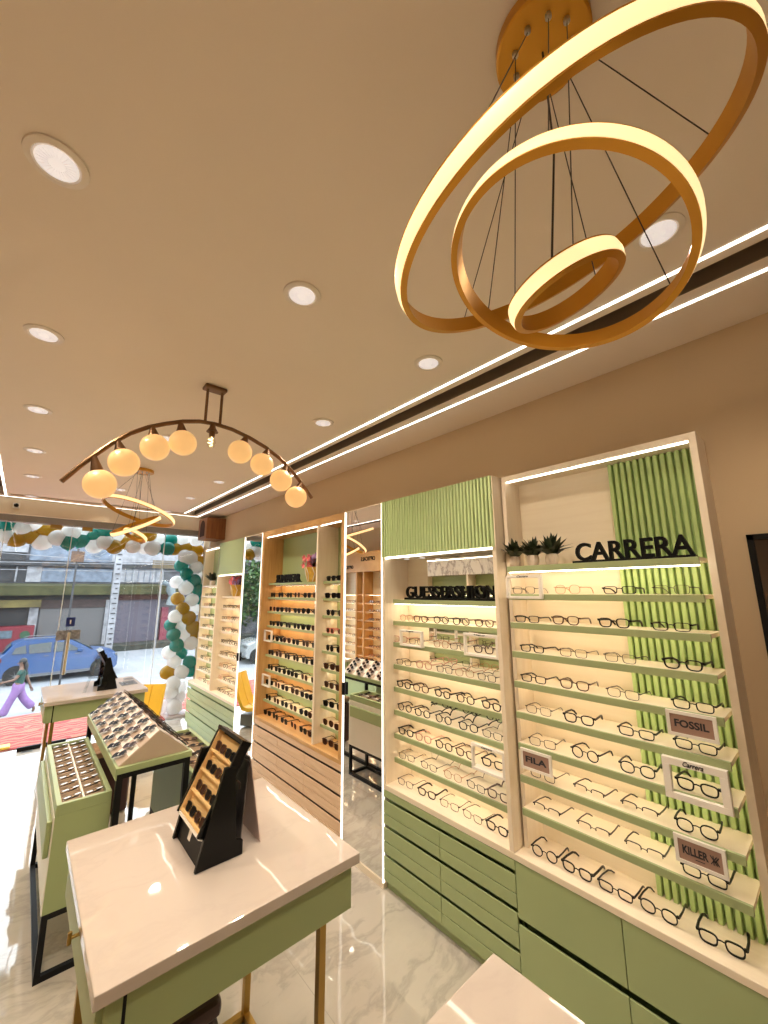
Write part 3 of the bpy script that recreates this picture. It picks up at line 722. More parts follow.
# ------------------------------------------------------------------ plants and flowers
def plant(lab, loc, r=.030, h=.056, n=60, group='potted plants beside the bold sign'):
    t = thing('potted_plant', lab, 'plant', loc, group); x, y, z = loc
    p = MB(); N = 20
    prof = [(.60,0),(.82,.16),(.98,.45),(1.0,.62),(.86,.92),(.80,1.0),(.72,.98),(.72,.85)]
    rings = []
    for rr, zz in prof:
        rings.append([p.bm.verts.new((x+r*rr*(1+.05*math.cos(10*k*2*PI/N))*math.cos(2*PI*k/N), y+r*rr*(1+.05*math.cos(10*k*2*PI/N))*math.sin(2*PI*k/N), z+h*zz)) for k in range(N)])
    for A, B in zip(rings, rings[1:]):
        for k in range(N): p.bm.faces.new((A[k],A[(k+1)%N],B[(k+1)%N],B[k]))
    p.bm.faces.new(rings[0][::-1]); p.bm.faces.new(rings[-1])
    p.build('pot', m_pot, t, True)
    f = MB()
    for k in range(n):
        a = random.uniform(0,2*PI); el = random.uniform(.35,1.5); L = random.uniform(.065,.112)*r/.026
        d = Vector((math.cos(a)*math.cos(el), math.sin(a)*math.cos(el), math.sin(el)))
        s_ = Vector((-math.sin(a), math.cos(a), 0)); o = Vector((x,y,z+h*.85)) + Vector((random.uniform(-1,1),random.uniform(-1,1),0))*r*.4
        w = .0125*r/.026
        pts = [o - s_*w*.4, o + s_*w*.4, o + d*L*.5 + s_*w + Vector((0,0,.004)), o + d*L - Vector((0,0,L*.12)), o + d*L*.5 - s_*w + Vector((0,0,.004))]
        f.quad(pts)
    f.build('foliage', m_leaf, t)
    return t
plant('small potted plant with dark leaves, nearest the mirror end of its shelf', (1.945,1.142,CZ[0]))
plant('small potted plant with dark leaves, middle one of three', (1.945,1.040,CZ[0]))
plant('small potted plant with dark leaves, next to the bold black sign', (1.945,.940,CZ[0]), .032)
plant('tiny potted plant on the open end bay beside the shopfront', (2.0,5.95,SH[8]), .04, .07, 60, 'plants at the shopfront end')
def flowers(lab, loc, w=.10, h=.11):
    t = thing('flower_basket', lab, 'flower basket', loc, 'baskets of artificial flowers'); x, y, z = loc
    b = MB(); b.lathe([(w*.34,0),(w*.42,h*.5),(w*.5,h),(w*.46,h),(w*.44,h*.85)], (x,y,z), 16); b.build('basket', m_basket, t, True)
    s_ = MB()
    for k in range(8):
        a = 2*PI*k/8
        s_.tube([(x+w*.35*math.cos(a),y+w*.35*math.sin(a),z+.004),(x+w*.47*math.cos(a+.3),y+w*.47*math.sin(a+.3),z+h*.55),(x+w*.52*math.cos(a),y+w*.52*math.sin(a),z+h)], .004, 5)
    s_.build('weave', m_basketw, t)
    for mt, nm, cnt, off in ((m_petal_p,'pink_blooms',40,.30),(m_petal_v,'lilac_blooms',26,-.45)):
        f = MB()
        for k in range(cnt):
            c = Vector((x+random.uniform(-1,1)*w*.4, y+(off+random.uniform(-.6,.6))*w*.7, z+h+random.uniform(.01,.10)))
            for q in range(5):
                a = 2*PI*q/5+k; d = Vector((math.sin(k)*.6, math.cos(a), math.sin(a)))*.028
                e = Vector((0,-math.sin(a),math.cos(a)))*.018
                f.quad([c, c+d*.6+e, c+d*1.2, c+d*.6-e])
        f.build(nm, mt, t)
    g = MB()
    for k in range(26):
        a = random.uniform(0,2*PI); c = Vector((x,y,z+h*.9)); d = Vector((math.cos(a)*.05, math.sin(a)*w*.6, random.uniform(.02,.1))); e = Vector((-math.sin(a),math.cos(a),0))*.008
        g.quad([c+d*.4, c+d*.8+e, c+d*1.2, c+d*.8-e])
    g.build('leaves', m_leaf, t)
flowers('pink flowers in a yellow and white basket on the oak cabinet', (1.985,3.22,OZ[0]+.001), .17, .13)
flowers('pink flowers in a yellow and white basket under plain green header', (1.985,4.98,SH[7]), .19, .14)

# ------------------------------------------------------------------ tables
def table(lab, x0, y0, label_group='white topped tables'):
    x1, y1 = x0+.775, y0+.79
    t = thing('display_table', lab, 'table', ((x0+x1)/2,(y0+y1)/2,0), label_group)
    MB().box(x0,x1,y0,y1,.833,.865,.003,seg=2).build('tabletop', m_top, t)
    ap = MB().box(x0+.028,x1-.02,y0+.022,y1-.02,.695,.8335,.001).build('apron', m_green, t)
    df = MB().box(x0+.012,x0+.030,y0+.03,y1-.03,.697,.831,.002).build('drawer', m_green, t)
    k = MB(); yc = (y0+y1)/2-.03
    k.cyl((x0+.012,yc,.79),(x0-.012,yc,.79),.005,n=8); k.cyl((x0-.012,yc-.0,.775),(x0-.012,yc,.805),.006,n=8); k.build('knob', m_brass, df)
    MB().box(x0+.066,x0+.074,y0+.0212,y0+.0225,.695,.832).build('shadow_gap', m_black, t)
    lw_ = .025; xs = (x0+.07, x1-.095); ys = (y0+.10, y1-.125)
    for x in xs:
        for y in ys: MB().box(x,x+lw_,y,y+lw_,.0,.696).build('leg', m_brass, t)
    for y in ys: MB().box(xs[0]+lw_,xs[1],y,y+lw_,.0,.025).build('floor_rail', m_brass, t)
    for x in xs: MB().box(x,x+lw_,ys[0]+lw_,ys[1],.0,.025).build('floor_rail', m_brass, t)
    return t
table('white topped sage table holding the tall black tray stand', .236, 1.282)
table('white topped sage table near the shopfront glass', .241, 4.600)
table('white topped sage table whose corner is nearest the fluted-strip cabinet', .245, -.053)

# ------------------------------------------------------------------ counters
def slope_cells(x0, z0, x1, z1, y0, y1, nu, nv):
    dx, dz = x1-x0, z1-z0; L = math.hypot(dx, dz)
    for i in range(nu):
        for j in range(nv):
            u = (i+.5)/nu; v = (j+.5)/nv
            yield i, j, Vector((x0+dx*u, y0+(y1-y0)*v, z0+dz*u))
def big_counter():
    x0, x1, y0, y1 = .484, .863, 2.70, 4.00
    t = thing('gabled_counter', 'green topped black framed counter with ridge shaped sunglasses rack', 'counter', ((x0+x1)/2,(y0+y1)/2,0))
    MB().box(x0,x1,y0,y1,.826,.858,.002).build('counter_top', m_green, t)
    MB().box(x0,x0+.006,y0+.001,y1,.800,.826).build('edge_strip', m_green, t)
    for x in (x0+.006, x1-.036):
        for y in (y0+.006, y1-.036): MB().box(x,x+.03,y,y+.03,0,.80).build('leg', m_black, t)
    r = MB(); r.box(x0+.006,x1-.006,y0+.006,y0+.036,.80,.826); r.box(x0+.006,x1-.006,y1-.036,y1-.006,.80,.826); r.box(x0+.006,x0+.036,y0+.036,y1-.036,.80,.826); r.box(x1-.036,x1-.006,y0+.036,y1-.036,.80,.826)
    r.build('top_rail', m_black, t)
    r = MB(); r.box(x0+.006,x0+.036,y0+.036,y1-.036,0,.03); r.box(x1-.036,x1-.006,y0+.036,y1-.036,0,.03); r.build('floor_rail', m_black, t)
    # ridge rack
    xa, xb, xm, za, zm = x0+.012, x1-.012, (x0+x1)/2+.01, .859, 1.0
    g = MB(); g.prism([(xa,za),(xb,za),(xm,zm)], 'y', y0+.02, y1-.02); rk = g.build('ridge_rack', m_felt, t)
    ck = checker('rack_cells', (.55,.42,.33), (.88,.82,.77), (.001,1/.0886,1/.0353), (.5,-.016,-24.34))
    nu, nv = 4, 7
    for side, (xs, xe) in (('room', (xa, xm)), ('cabinet', (xb, xm))):
        dirx = xe-xs; L = math.hypot(dirx, zm-za); nrm = Vector((-(zm-za), 0, dirx)).normalized() if dirx > 0 else Vector(((zm-za), 0, -dirx)).normalized()
        ya, yb = y0+.03, y1-.03
        q = MB(); o_ = nrm*.0015
        q.quad([Vector((xs,ya,za))+o_, Vector((xs,yb,za))+o_, Vector((xe,yb,zm))+o_, Vector((xe,ya,zm))+o_]); q.build('cell_lining', ck, rk)
        up = Vector((dirx, 0, zm-za)).normalized(); yv = up.cross(nrm)*-1
        for i, j, P in slope_cells(xs, za, xe, zm, ya, yb, nu, nv):
            k = ['sun','sunbrown','sunround','sun'][(i+j*3) % 4]
            R = Matrix((up, nrm.cross(up), nrm)).transposed().to_4x4()
            rotz = Matrix.Rotation(random.uniform(-.15,.15)+.45, 4, 'Z')
            M = Matrix.Translation(P+nrm*.006) @ R @ rotz @ Matrix.Scale(.74, 4)
            S = STY[k]
            o = put('sunglasses', S['folded']); o.matrix_world = M
            tag(o, f'folded {ADJ[k]} sunglasses, {ORD[j]} from near gable, {["bottom","second","third","top"][i]} row, {side} side of ridge', 'sunglasses', 'sunglasses on the ridge rack')
    return t
big_counter()
def tray_counter(lab, x0, x1, out, grp):
    y0, y1 = (2.745, 3.82) if out < 0 else (2.46, 3.52)
    t = thing('tray_counter', lab, 'counter', ((x0+x1)/2,(y0+y1)/2,0), 'low counters with glasses trays')
    c = MB(); c.box(x0,x1,y0,y1,.275,.690); c.build('cabinet_box', m_green, t)
    xo = x0 if out < 0 else x1
    MB().box(xo-.004*(1 if out < 0 else -1)*1, xo, y0+.001, y1-.001, .276, .689).build('side_panel', m_white, t)
    df = MB().box(xo+out*.004, xo+out*.026, y0+.04, y1-.04, .50 if out < 0 else .545, .66 if out < 0 else .645, .006, seg=2).build('drawer', m_green, t)
    # tray rim
    r = MB(); w = .022
    r.box(x0,x1,y0,y0+w,.690,.742,.0015); r.box(x0,x1,y1-w,y1,.690,.742,.0015); r.box(x0,x0+w,y0+w,y1-w,.690,.742,.0015); r.box(x1-w,x1,y0+w,y1-w,.690,.742,.0015)
    r.build('tray_rim', m_green, t)
    MB().box(x0+w,x1-w,y0+w,y1-w,.690,.716).build('tray_lining', m_traywood, t)
    MB().box((x0+x1)/2-.004,(x0+x1)/2+.004,y0+w,y1-w,.716,.730).build('tray_divider', m_card, t)
    f = MB(); b = .025
    for x in (x0, x1-b):
        for y in (y0, y1-b): f.box(x,x+b,y,y+b,0,.275)
    for z in (0,.25):
        f.box(x0+b,x1-b,y0,y0+b,z,z+b); f.box(x0+b,x1-b,y1-b,y1,z,z+b); f.box(x0,x0+b,y0+b,y1-b,z,z+b); f.box(x1-b,x1,y0+b,y1-b,z,z+b)
    f.build('stand_frame', m_black, t)
    return t
tray_counter('low sage counter with glasses tray on the open side of the ridge counter', .252, .484, -1, 0)
tray_counter('low sage counter with glasses tray between ridge counter and wall cabinets', .866, 1.098, 1, 0)
for col in range(2):
    for i in range(10):
        k = 'traywire'
        x = .322+col*.095; y = 2.83+i*.103
        o = put('eyeglasses', STY[k]['folded']); o.matrix_world = Matrix.Translation((x, y, .724)) @ Matrix.Rotation(PI/2+.35, 4, 'Z') @ Matrix.Scale(.72, 4)
        tag(o, f'folded thin-rimmed eyeglasses, {ORD[i]} from near end, {["outer","inner"][col]} half of the open-side tray', 'eyeglasses', 'eyeglasses in the open-side tray')
for col in range(2):
    for i in range(7):
        k = ['sun','sunround','sunbrown'][i % 3]
        o = put('sunglasses', STY[k]['folded']); o.matrix_world = Matrix.Translation((.936+col*.095, 2.56+i*.145, .724)) @ Matrix.Rotation(PI/2-.3, 4, 'Z') @ Matrix.Scale(.75, 4)
        tag(o, f'folded {ADJ[k]} sunglasses, {ORD[i]} from near end, {["inner","outer"][col]} half of the cabinet-side tray', 'sunglasses', 'sunglasses in the cabinet-side tray')

# ------------------------------------------------------------------ black tray stand on the near table
def tray_stand(lab, ox, oy, oz, full, sg=1):
    t = thing('tray_stand', lab, 'display stand', (ox,oy,oz), 'black tabletop tray stands')
    wing = [(-.085,0),(.075,0),(.075,.045),(.048,.052),(.034,.292),(-.004,.295),(-.055,.115)]
    for y in (-.137,.122): MB().prism([(ox+sg*a,oz+b) for a,b in wing], 'y', oy+y, oy+y+.015, bev=.002).build('side_wing', m_blackgloss, t)
    bx = MB(); bx.prism([(ox-sg*.070,oz+.0),(ox+sg*.03,oz+.0),(ox+sg*.03,oz+.10),(ox-sg*.048,oz+.10)], 'y', oy-.121, oy+.121); pl = bx.build('plinth_box', m_black, t)
    MB().prism([(ox-sg*.0712,oz+.045),(ox-sg*.0602,oz+.085),(ox-sg*.061,oz+.086),(ox-sg*.072,oz+.045)], 'y', oy-.02, oy+.005).build('name_plate', m_card, pl)
    # inclined tray: from A (front-bottom) to B (top)
    A = Vector((ox-sg*.075, oy, oz+.098)); B = Vector((ox+sg*.060, oy, oz+.358)); u = (B-A).normalized(); n = Vector((-sg*u.z,0,sg*u.x)); L = (B-A).length
    def P(s_, d, y): q = A + u*s_ + n*(-d); return (q.x, oy+y, q.z)
    def slab(name, s0, s1, d0, d1, y0, y1, m, par):
        v = [P(s_,d,y) for s_,d,y in ((s0,d0,y0),(s1,d0,y0),(s1,d1,y0),(s0,d1,y0),(s0,d0,y1),(s1,d0,y1),(s1,d1,y1),(s0,d1,y1))]
        return MB().add(v, ((3,2,1,0),(4,5,6,7),(0,1,5,4),(1,2,6,5),(2,3,7,6),(3,0,4,7))).build(name, m, par)
    slab('tray_back', 0, L, .027, .032, -.122, .122, m_black, t)
    for y in (-.122,.112): slab('tray_side', -.004, L, -.004, .028, y, y+.010, m_blackgloss, t)
    slab('tray_cap', L-.002, L+.010, -.006, .034, -.124, .124, m_blackgloss, t)
    m_tan = mat('tan_suede', (.80,.54,.24), .8) if 'tan_suede' not in bpy.data.materials else bpy.data.materials['tan_suede']
    for i in range(4):
        s0 = .004+i*.070
        slab('tray_lining', s0, s0+.066, .022, .027, -.112, .112, m_tan, t)
        slab('tray_step', s0-.002, s0+.007, .004, .026, -.112, .112, m_tan, t)
    slab('side_lining', .002, L-.004, .0, .026, .1085, .112, m_tan, t); slab('side_lining', .002, L-.004, .0, .026, -.112, -.1085, m_tan, t)
    slab('tray_lip', -.008, .0, .002, .030, -.122, .122, m_card, t)
    ang = math.atan2(abs(u.x), u.z)
    for i in range(4):
        for j in range(2):
            k = ['sun','sunbrown'][(i+j) % 2]; q = P(.004+i*.070+.008, .010, .052-.104*j)
            r = thing('sunglasses', f'{ADJ[k]} sunglasses, {["mirror","room"][j]} side, {["bottom","second","third","top"][i]} step of {"near" if full else "shopfront"} table tray stand', 'sunglasses', q, 'sunglasses on the tray stands', (0, ang, 0 if sg > 0 else PI)); LOC.pop(r); r.scale = (.55,.68,.68)
            S = STY[k]; put('front_frame', S['front'], r)
            for m in S['temples']: put('temple', m, r)
            for m in S['lenses']: put('lens', m, r)
    return t
tray_stand('black tabletop stand with tilted tan tray, on the near white table', .620, 1.69, .866, True)
tray_stand('black tabletop stand with tilted tray, on the table by the shopfront', .705, 4.93, .866, False, -1)
# folded poster card behind the near stand
t = thing('poster_card', 'grey folded photo card standing behind the black tray stand', 'poster', (.76,1.69,.866))
pm = mat('grey_photo_print', (.085,.075,.07), .3, var=.9, scale=12)
pc = MB(); sheet(pc, [(.700,1.590,.8675),(.7345,1.625,1.150),(.7345,1.765,1.150),(.700,1.790,.8675)], .003); pc.build('photo_leaf', pm, t)
pc = MB(); sheet(pc, [(.772,1.575,.8675),(.7385,1.625,1.150),(.7385,1.765,1.150),(.772,1.790,.8675)], .003)
pc.build('rear_leaf', mat('pinkish_card', (.50,.38,.34), .6), t)
# clear easel beside the far stand
t = thing('acrylic_easel', 'clear acrylic easel beside the black stand on the shopfront table', 'easel', (.56,4.86,.866))
e = MB(); e.prism([(.52,.867),(.545,.867),(.62,1.20),(.605,1.20)], 'y', 4.80, 4.806); e.build('front_leaf', m_acrylic, t)
e = MB(); e.prism([(.70,.867),(.68,.867),(.605,1.20),(.62,1.20)], 'y', 4.90, 4.906); e.build('rear_leaf', m_acrylic, t)
e = MB(); e.box(.555,.665,4.806,4.90,.98,.986); e.build('cross_bar', m_acrylic, t)
t = thing('acrylic_riser', 'clear acrylic block on the corner of the shopfront table', 'riser', (.90,4.98,.866))
MB().box(.84,.98,4.88,5.08,.866,.872).build('riser_foot', m_acrylic, t); MB().box(.87,.95,4.92,5.04,.872,.91,.003).build('riser_block', m_acrylic, t)

# ------------------------------------------------------------------ seats
def pouf(lab, x, y, h, r=.17):
    t = thing('pouf', lab, 'stool', (x,y,0), 'leather poufs')
    MB().box(x-r,x+r,y-r,y+r,.01,h-.06,.03,seg=3).build('body', m_pouf, t, True)
    MB().box(x-r-.004,x+r+.004,y-r-.004,y+r+.004,h-.058,h,.025,seg=3).build('cushion', m_pouf if h < .5 else m_pouftop, t, True)
    return t
pouf('dark maroon leather pouf tucked under the near table', .545, 1.70, .45, .12)
pouf('dark brown leather pouf with tan top behind the ridge counter', .72, 4.34, .51, .14)
def chair(lab, x, y, rz):
    t = thing('lounge_chair', lab, 'chair', (x,y,0), None, (0,0,rz)); LOC[t] = Vector((0,0,0)); 
    # side profile (depth d toward +x is back): seat then tall back; ribs along it
    prof = [(-.20,.16),(-.21,.20),(-.16,.235),(-.02,.205),(.07,.22),(.13,.34),(.19,.52),(.235,.665),(.205,.675),(.155,.53),(.095,.365),(.045,.265),(-.02,.245),(-.17,.27),(-.235,.235),(-.235,.16)]
    s_ = MB(); 
    for k in range(2):
        a = -.150+k*.152
        s_.prism(prof, 'y', a, a+.146, bev=.006)
    s_.build('seat_shell', m_yellow, t, True)
    b = MB(); b.box(-.19,.10,-.12,.12,.02,.165,.01); b.build('pedestal', mat('grey_base', (.16,.16,.16), .5), t)
    return t
chair('yellow moulded lounge chair with grooved back between shopfront table and mint unit', 1.20, 5.60, .95)

# ------------------------------------------------------------------ downlights
def sunlight(x, y, e, r=.045):
    li = bpy.data.lights.new('downlight_beam', 'SPOT'); li.energy = e; li.spot_size = math.radians(135); li.spot_blend = .8; li.color = (1,.85,.66); li.shadow_soft_size = r
    o = bpy.data.objects.new('downlight_beam', li); COL.objects.link(o); o.location = (x,y,ZC-.02)
ROWN = {0: 'along the wall opposite the cabinets', 1: 'in the middle ceiling row', 2: 'in the ceiling row beside the cabinets'}
dl = None
for ci, x in enumerate((-.072,.642,1.338)):
    ys = [6.02,4.96,4.02,3.07,2.11,1.18,.22,-.75]
    if ci == 1: ys = [6.08,5.02,3.07,1.18,-.75]
    for j, y in enumerate(ys):
        lab = f'round white recessed downlight, {ORD[j]} from the shopfront {ROWN[ci]}'
        if y < 0: 
            continue
        if dl is None:
            dl = thing('downlight', lab, 'ceiling light', (x,y,ZC), 'recessed downlights'); LOC[dl] = Vector((0,0,0))
            MB().lathe([(.069,-.001),(.068,-.005),(.052,-.008),(.049,-.003),(.049,.0)], (0,0,0), 32).build('trim_ring', mat('downlight_trim', (.85,.77,.68), .4), dl, True)
            lens = MB().lathe([(.043,-.0085),(.046,-.0075),(.046,-.0065)], (0,0,0), 28).build('lens', m_down, dl, True)
            rb = MB()
            for k in range(24):
                a = 2*PI*k/24; rb.tube([(.018*math.cos(a),.018*math.sin(a),-.0092),(.042*math.cos(a),.042*math.sin(a),-.0092)], .0008, 4)
            rb.build('lens_ribs', mat('lens_rib', (.4,.36,.36), .3, emit=(1,.86,.84), es=.38), lens)
            LOC[dl] = Vector((x,y,ZC))
        else: copy_tree(dl, (x,y,ZC), None, lab)
        sunlight(x, y, 41 if y < 5.9 else 3)

# ------------------------------------------------------------------ ring chandeliers
def ringbasis(n):
    n = Vector(n).normalized(); a = n.cross(Vector((0,0,1)));
    if a.length < 1e-3: a = Vector((1,0,0))
    a.normalize(); return n, a, n.cross(a)
def ring_chandelier(lab, c0, rings):
    x, y = c0
    t = thing('ring_chandelier', lab, 'chandelier', (x,y,ZC), 'gold ring chandeliers')
    cp = MB(); cp.lathe([(.090,0),(.090,-.024),(.086,-.027)], (x,y,ZC), 40); cpo = cp.build('canopy', m_gold, t, True)
    eyes = []
    for k in range(9):
        a = 2*PI*k/9+.3; eyes.append((x+.055*math.cos(a), y+.055*math.sin(a)))
    for ex, ey in eyes: MB().lathe([(.006,0),(.006,-.008),(.003,-.012)], (ex,ey,ZC-.027), 10).build('cable_grip', mat('steel', (.6,.6,.6), .3, 1.) if 'steel' not in bpy.data.materials else bpy.data.materials['steel'], cpo, True)
    free = list(eyes); ei = 0
    for (c, n, R) in rings:
        n, a, b = ringbasis(n); c = Vector(c); hh = .017; w = .012
        N = 96; body = MB(); led = MB(); rg = []; lr = []
        for k in range(N):
            th = 2*PI*k/N; d = a*math.cos(th)+b*math.sin(th)
            prof = [(R-.006+w*.5, hh*.92), (R-.006-w*.5, hh), (R-.006-w*.5, -hh), (R-.006+w*.5, -hh*.92)]
            rg.append([body.bm.verts.new(c+d*r_+n*z_) for r_, z_ in prof])
            pl = [(R-.006+w*.5-.001, hh*.80), (R+.001, hh*.72), (R+.003, 0), (R+.001, -hh*.72), (R-.006+w*.5-.001, -hh*.80)]
            lr.append([led.bm.verts.new(c+d*r_+n*z_) for r_, z_ in pl])
        for k in range(N):
            A, B = rg[k], rg[(k+1) % N]
            for q in range(4): body.bm.faces.new((A[q],B[q],B[(q+1)%4],A[(q+1)%4]))
            A, B = lr[k], lr[(k+1) % N]
            for q in range(4): led.bm.faces.new((A[q],B[q],B[q+1],A[q+1]))
        rb = body.build('ring', m_gold, t, True)
        led.build('ring_diffuser', m_ringled, rb, True)
        for k in range(3):
            th = 2*PI*k/3+R*7; d = a*math.cos(th)+b*math.sin(th); p = c+d*(R-.006)+n*hh*.9
            ex, ey = min(free, key=lambda q: (q[0]-p.x)**2+(q[1]-p.y)**2); free.remove((ex, ey))
            MB().tube([(ex,ey,ZC-.036), p], .0011, 5).build('cable', m_fgun, t)
        ei += 3
    MB().tube([(x,y,ZC-.027),(x+.004,y,2.6),Vector(rings[2][0])+Vector((-.04,0,.03))], .002, 6).build('power_cord', m_fgun, t)
    return t
ring_chandelier('gold chandelier of three tilted glowing rings above the near white table', (.648,.243),
    [((.654,.265,2.456),(-.342,.16,.926),.307),((.64,.246,2.343),(.295,-.177,.939),.197),((.670,.259,2.317),(-.304,.209,.929),.099)])
ring_chandelier('gold chandelier of three glowing rings hung near the shopfront', (.674,4.068),
    [((.686,4.076,2.482),(.309,.056,.95),.297),((.671,4.071,2.356),(-.482,-.147,.864),.2),((.672,4.071,2.268),(.458,.136,.878),.1)])

# ------------------------------------------------------------------ arc chandelier
y = 2.105
t = thing('arc_chandelier', 'bronze arc chandelier carrying eight opal globes and one bare bulb', 'chandelier', (.645,y,ZC))
arc = [(.060,2.235),(.110,2.308),(.16,2.374),(.22,2.447),(.28,2.507),(.35,2.557),(.42,2.594),(.50,2.630),(.58,2.653),(.657,2.661),(.75,2.655),(.852,2.632),(.95,2.598),(1.041,2.552),(1.115,2.497),(1.18,2.436),(1.225,2.390),(1.265,2.345)]
MB().tube([(a,y,b) for a,b in arc], .0105, 8).build('arc_bar', m_bronze, t, True)
cp = MB(); cp.box(.585,.70,y-.032,y+.032,ZC-.022,ZC-.001,.009,seg=3); cp.build('canopy', m_bronze, t, True)
for x in (.606,.682): MB().cyl((x,y,2.652),(x,y,ZC-.02),.0075,n=10).build('rod', m_bronze, t, True)
GL = [(.192,2.247),(.271,2.363),(.388,2.464),(.509,2.517),(.801,2.537),(.932,2.492),(1.054,2.419),(1.156,2.335)]
def arc_at(x):
    for (a,b),(c,d) in zip(arc, arc[1:]):
        if a <= x <= c: return b+(d-b)*(x-a)/(c-a)
    return arc[-1][1]
for gx, gz in GL:
    px = gx-.035 if gx < .3 else (gx-.02 if gx < .7 else gx+.03)
    pz = arc_at(px); d = Vector((gx-px,0,gz-pz)).normalized()
    q = MB(); q.tube([Vector((px,y,pz)), Vector((px,y,pz))+d*.012, Vector((gx,y,gz))-d*.054], [.010,.013,.027], 14); so = q.build('socket', m_bronze, t, True)
    MB().ball((gx,y,gz), .064, 28, 16).build('globe', m_globe, t, True)
q = MB(); q.tube([(.646,y,2.66),(.646,y,2.635),(.646,y,2.612)], [.012,.016,.030], 14); q.tube([(.646,y,2.612),(.646,y,2.585)], [.015,.014], 12); so = q.build('socket', m_bronze, t, True)
bl = MB().lathe([(.012,.03),(.016,.015),(.021,-.012),(.016,-.032),(.006,-.040)], (.646,y,2.562), 16).build('bulb', m_bulbglass, t, True)
fl = MB(); fl.tube([(.640+.012*math.sin(k*1.3),y+.008*math.cos(k*1.3),2.535+.045*k/12) for k in range(13)], .0028, 5); fl.build('filament', m_bulb, bl)

# ------------------------------------------------------------------ speaker box, camera
t = thing('wall_speaker', 'brown wooden speaker box high in the corner above the mint unit', 'speaker', (1.96,6.05,2.52))
MB().box(1.832,2.10,5.87,6.235,2.52,2.825,.004).build('cabinet', m_boxwood, t)
a = MB(); pts = [(5.93+.12+.095*math.cos(q*PI/12), 2.70+.095*math.sin(q*PI/12)) for q in range(13)]+[(5.955,2.56),(6.145,2.56)]
a.prism(pts, 'x', 1.828, 1.8315); a.build('arched_grille', mat('dark_cloth', (.05,.02,.015), .9), t)
t = thing('wall_mounted_camera', 'white dome security camera with black eye on the cream beam', 'camera', (-.19,6.24,2.77))
MB().box(-.222,-.158,6.215,6.25,2.74,2.805,.008,seg=2).build('housing', m_white, t)
MB().ball((-.19,6.208,2.772), .022, 16, 10).build('eye', m_blackgloss, t, True)

# ------------------------------------------------------------------ just outside: mat, balloons
def wavy_mat():
    m = mat('red_wave_mat', (.6,.08,.04), .8); nt = m.node_tree; b = nt.nodes['Principled BSDF']
    tc = [n for n in nt.nodes if n.type == 'TEX_COORD'][0]
    wv = nt.nodes.new('ShaderNodeTexWave'); wv.bands_direction = 'Y'; wv.inputs['Scale'].default_value = 2.6; wv.inputs['Distortion'].default_value = 9; wv.inputs['Detail'].default_value = 1; wv.inputs['Detail Scale'].default_value = 1.6
    rp = nt.nodes.new('ShaderNodeValToRGB'); rp.color_ramp.elements[0].color = (.33,.016,.016,1); rp.color_ramp.elements[1].color = (.47,.12,.07,1)
    rp.color_ramp.elements[0].position = .35; rp.color_ramp.elements[1].position = .75
    nt.links.new(tc.outputs['Object'], wv.inputs['Vector']); nt.links.new(wv.outputs['Fac'], rp.inputs['Fac']); nt.links.new(rp.outputs['Color'], b.inputs['Base Color']); return m
o = MB().box(-2.2,2.4,6.63,8.28,-.003,.010,.002).build('doormat', wavy_mat()); tag(o, 'long red and orange wavy patterned mat outside the glass', 'mat')
o = MB().box(-.16,.10,6.64,6.78,.010,.04,.012,seg=2).build('mat_weight', m_yellow); tag(o, 'small yellow block lying on the red mat', 'weight')
BAL = [('t',-.31,2.62),('t',-.24,2.63),('t',.36,2.43),('t',.5,2.47),('t',.64,2.57),('t',.76,2.62),('w',-.26,2.49),('w',-.12,2.6),('w',-.02,2.66),('w',.1,2.42),('w',.24,2.48),('w',.38,2.57),('w',.5,2.63),('w',.66,2.41),('w',.77,2.46),('g',-.15,2.44),('g',-.02,2.48),('g',.12,2.58),('g',.25,2.63),('g',.88,2.40),('w',.90,2.56),('w',1.11,2.42),('w',1.26,2.43),('w',1.36,2.41),('w',1.44,2.57),('w',1.79,2.59),('w',1.97,2.59),('w',1.9,2.3),('w',1.81,2.32),('w',2.0,2.15),('w',2.08,2.06),('w',1.76,1.92),('w',1.87,1.83),('w',1.98,1.65),('w',2.05,1.5),('w',1.76,1.41),('w',1.84,1.25),('w',1.93,1.11),('g',1.02,2.48),('g',1.16,2.56),('g',1.29,2.61),('g',1.69,2.43),('g',1.84,2.44),('g',2.02,2.43),('g',2.08,2.25),('g',1.79,1.67),('g',1.85,1.52),('g',1.95,1.38),('g',2.03,1.23),('g',2.07,1.12),('t',1.41,2.42),('t',1.56,2.42),('t',1.61,2.57),('t',1.81,2.18),('t',1.86,2.05),('t',1.99,1.95),('t',2.06,1.8),('t',2.12,1.66),('t',1.74,1.28),('t',1.76,1.14),('t',1.81,.99),('t',1.91,.86),('t',2.02,.73),('t',2.08,.59),('w',2.01,1.0),('w',1.74,.88),('w',1.82,.75),('w',1.92,.6),('w',1.81,.45),('w',1.94,.36),('w',1.79,.35),('w',1.84,.24),('w',1.71,.13),('w',1.86,.12),('w',1.93,.24),('g',1.75,.6)]
BM = dict(t=m_teal, g=m_gball, w=m_wball); BN = dict(t='teal', g='mustard gold', w='white'); proto = {}
for c in 'tgw':
    q = MB(); q.lathe([(.004,-.128),(.012,-.126),(.006,-.118),(.022,-.110),(.060,-.088),(.094,-.050),(.112,-.005),(.110,.035),(.090,.075),(.055,.102),(.018,.113),(.002,.114)], (0,0,0), 22)
    proto[c] = q.mesh('balloon', BM[c], True, 1.2)
cnt = {}
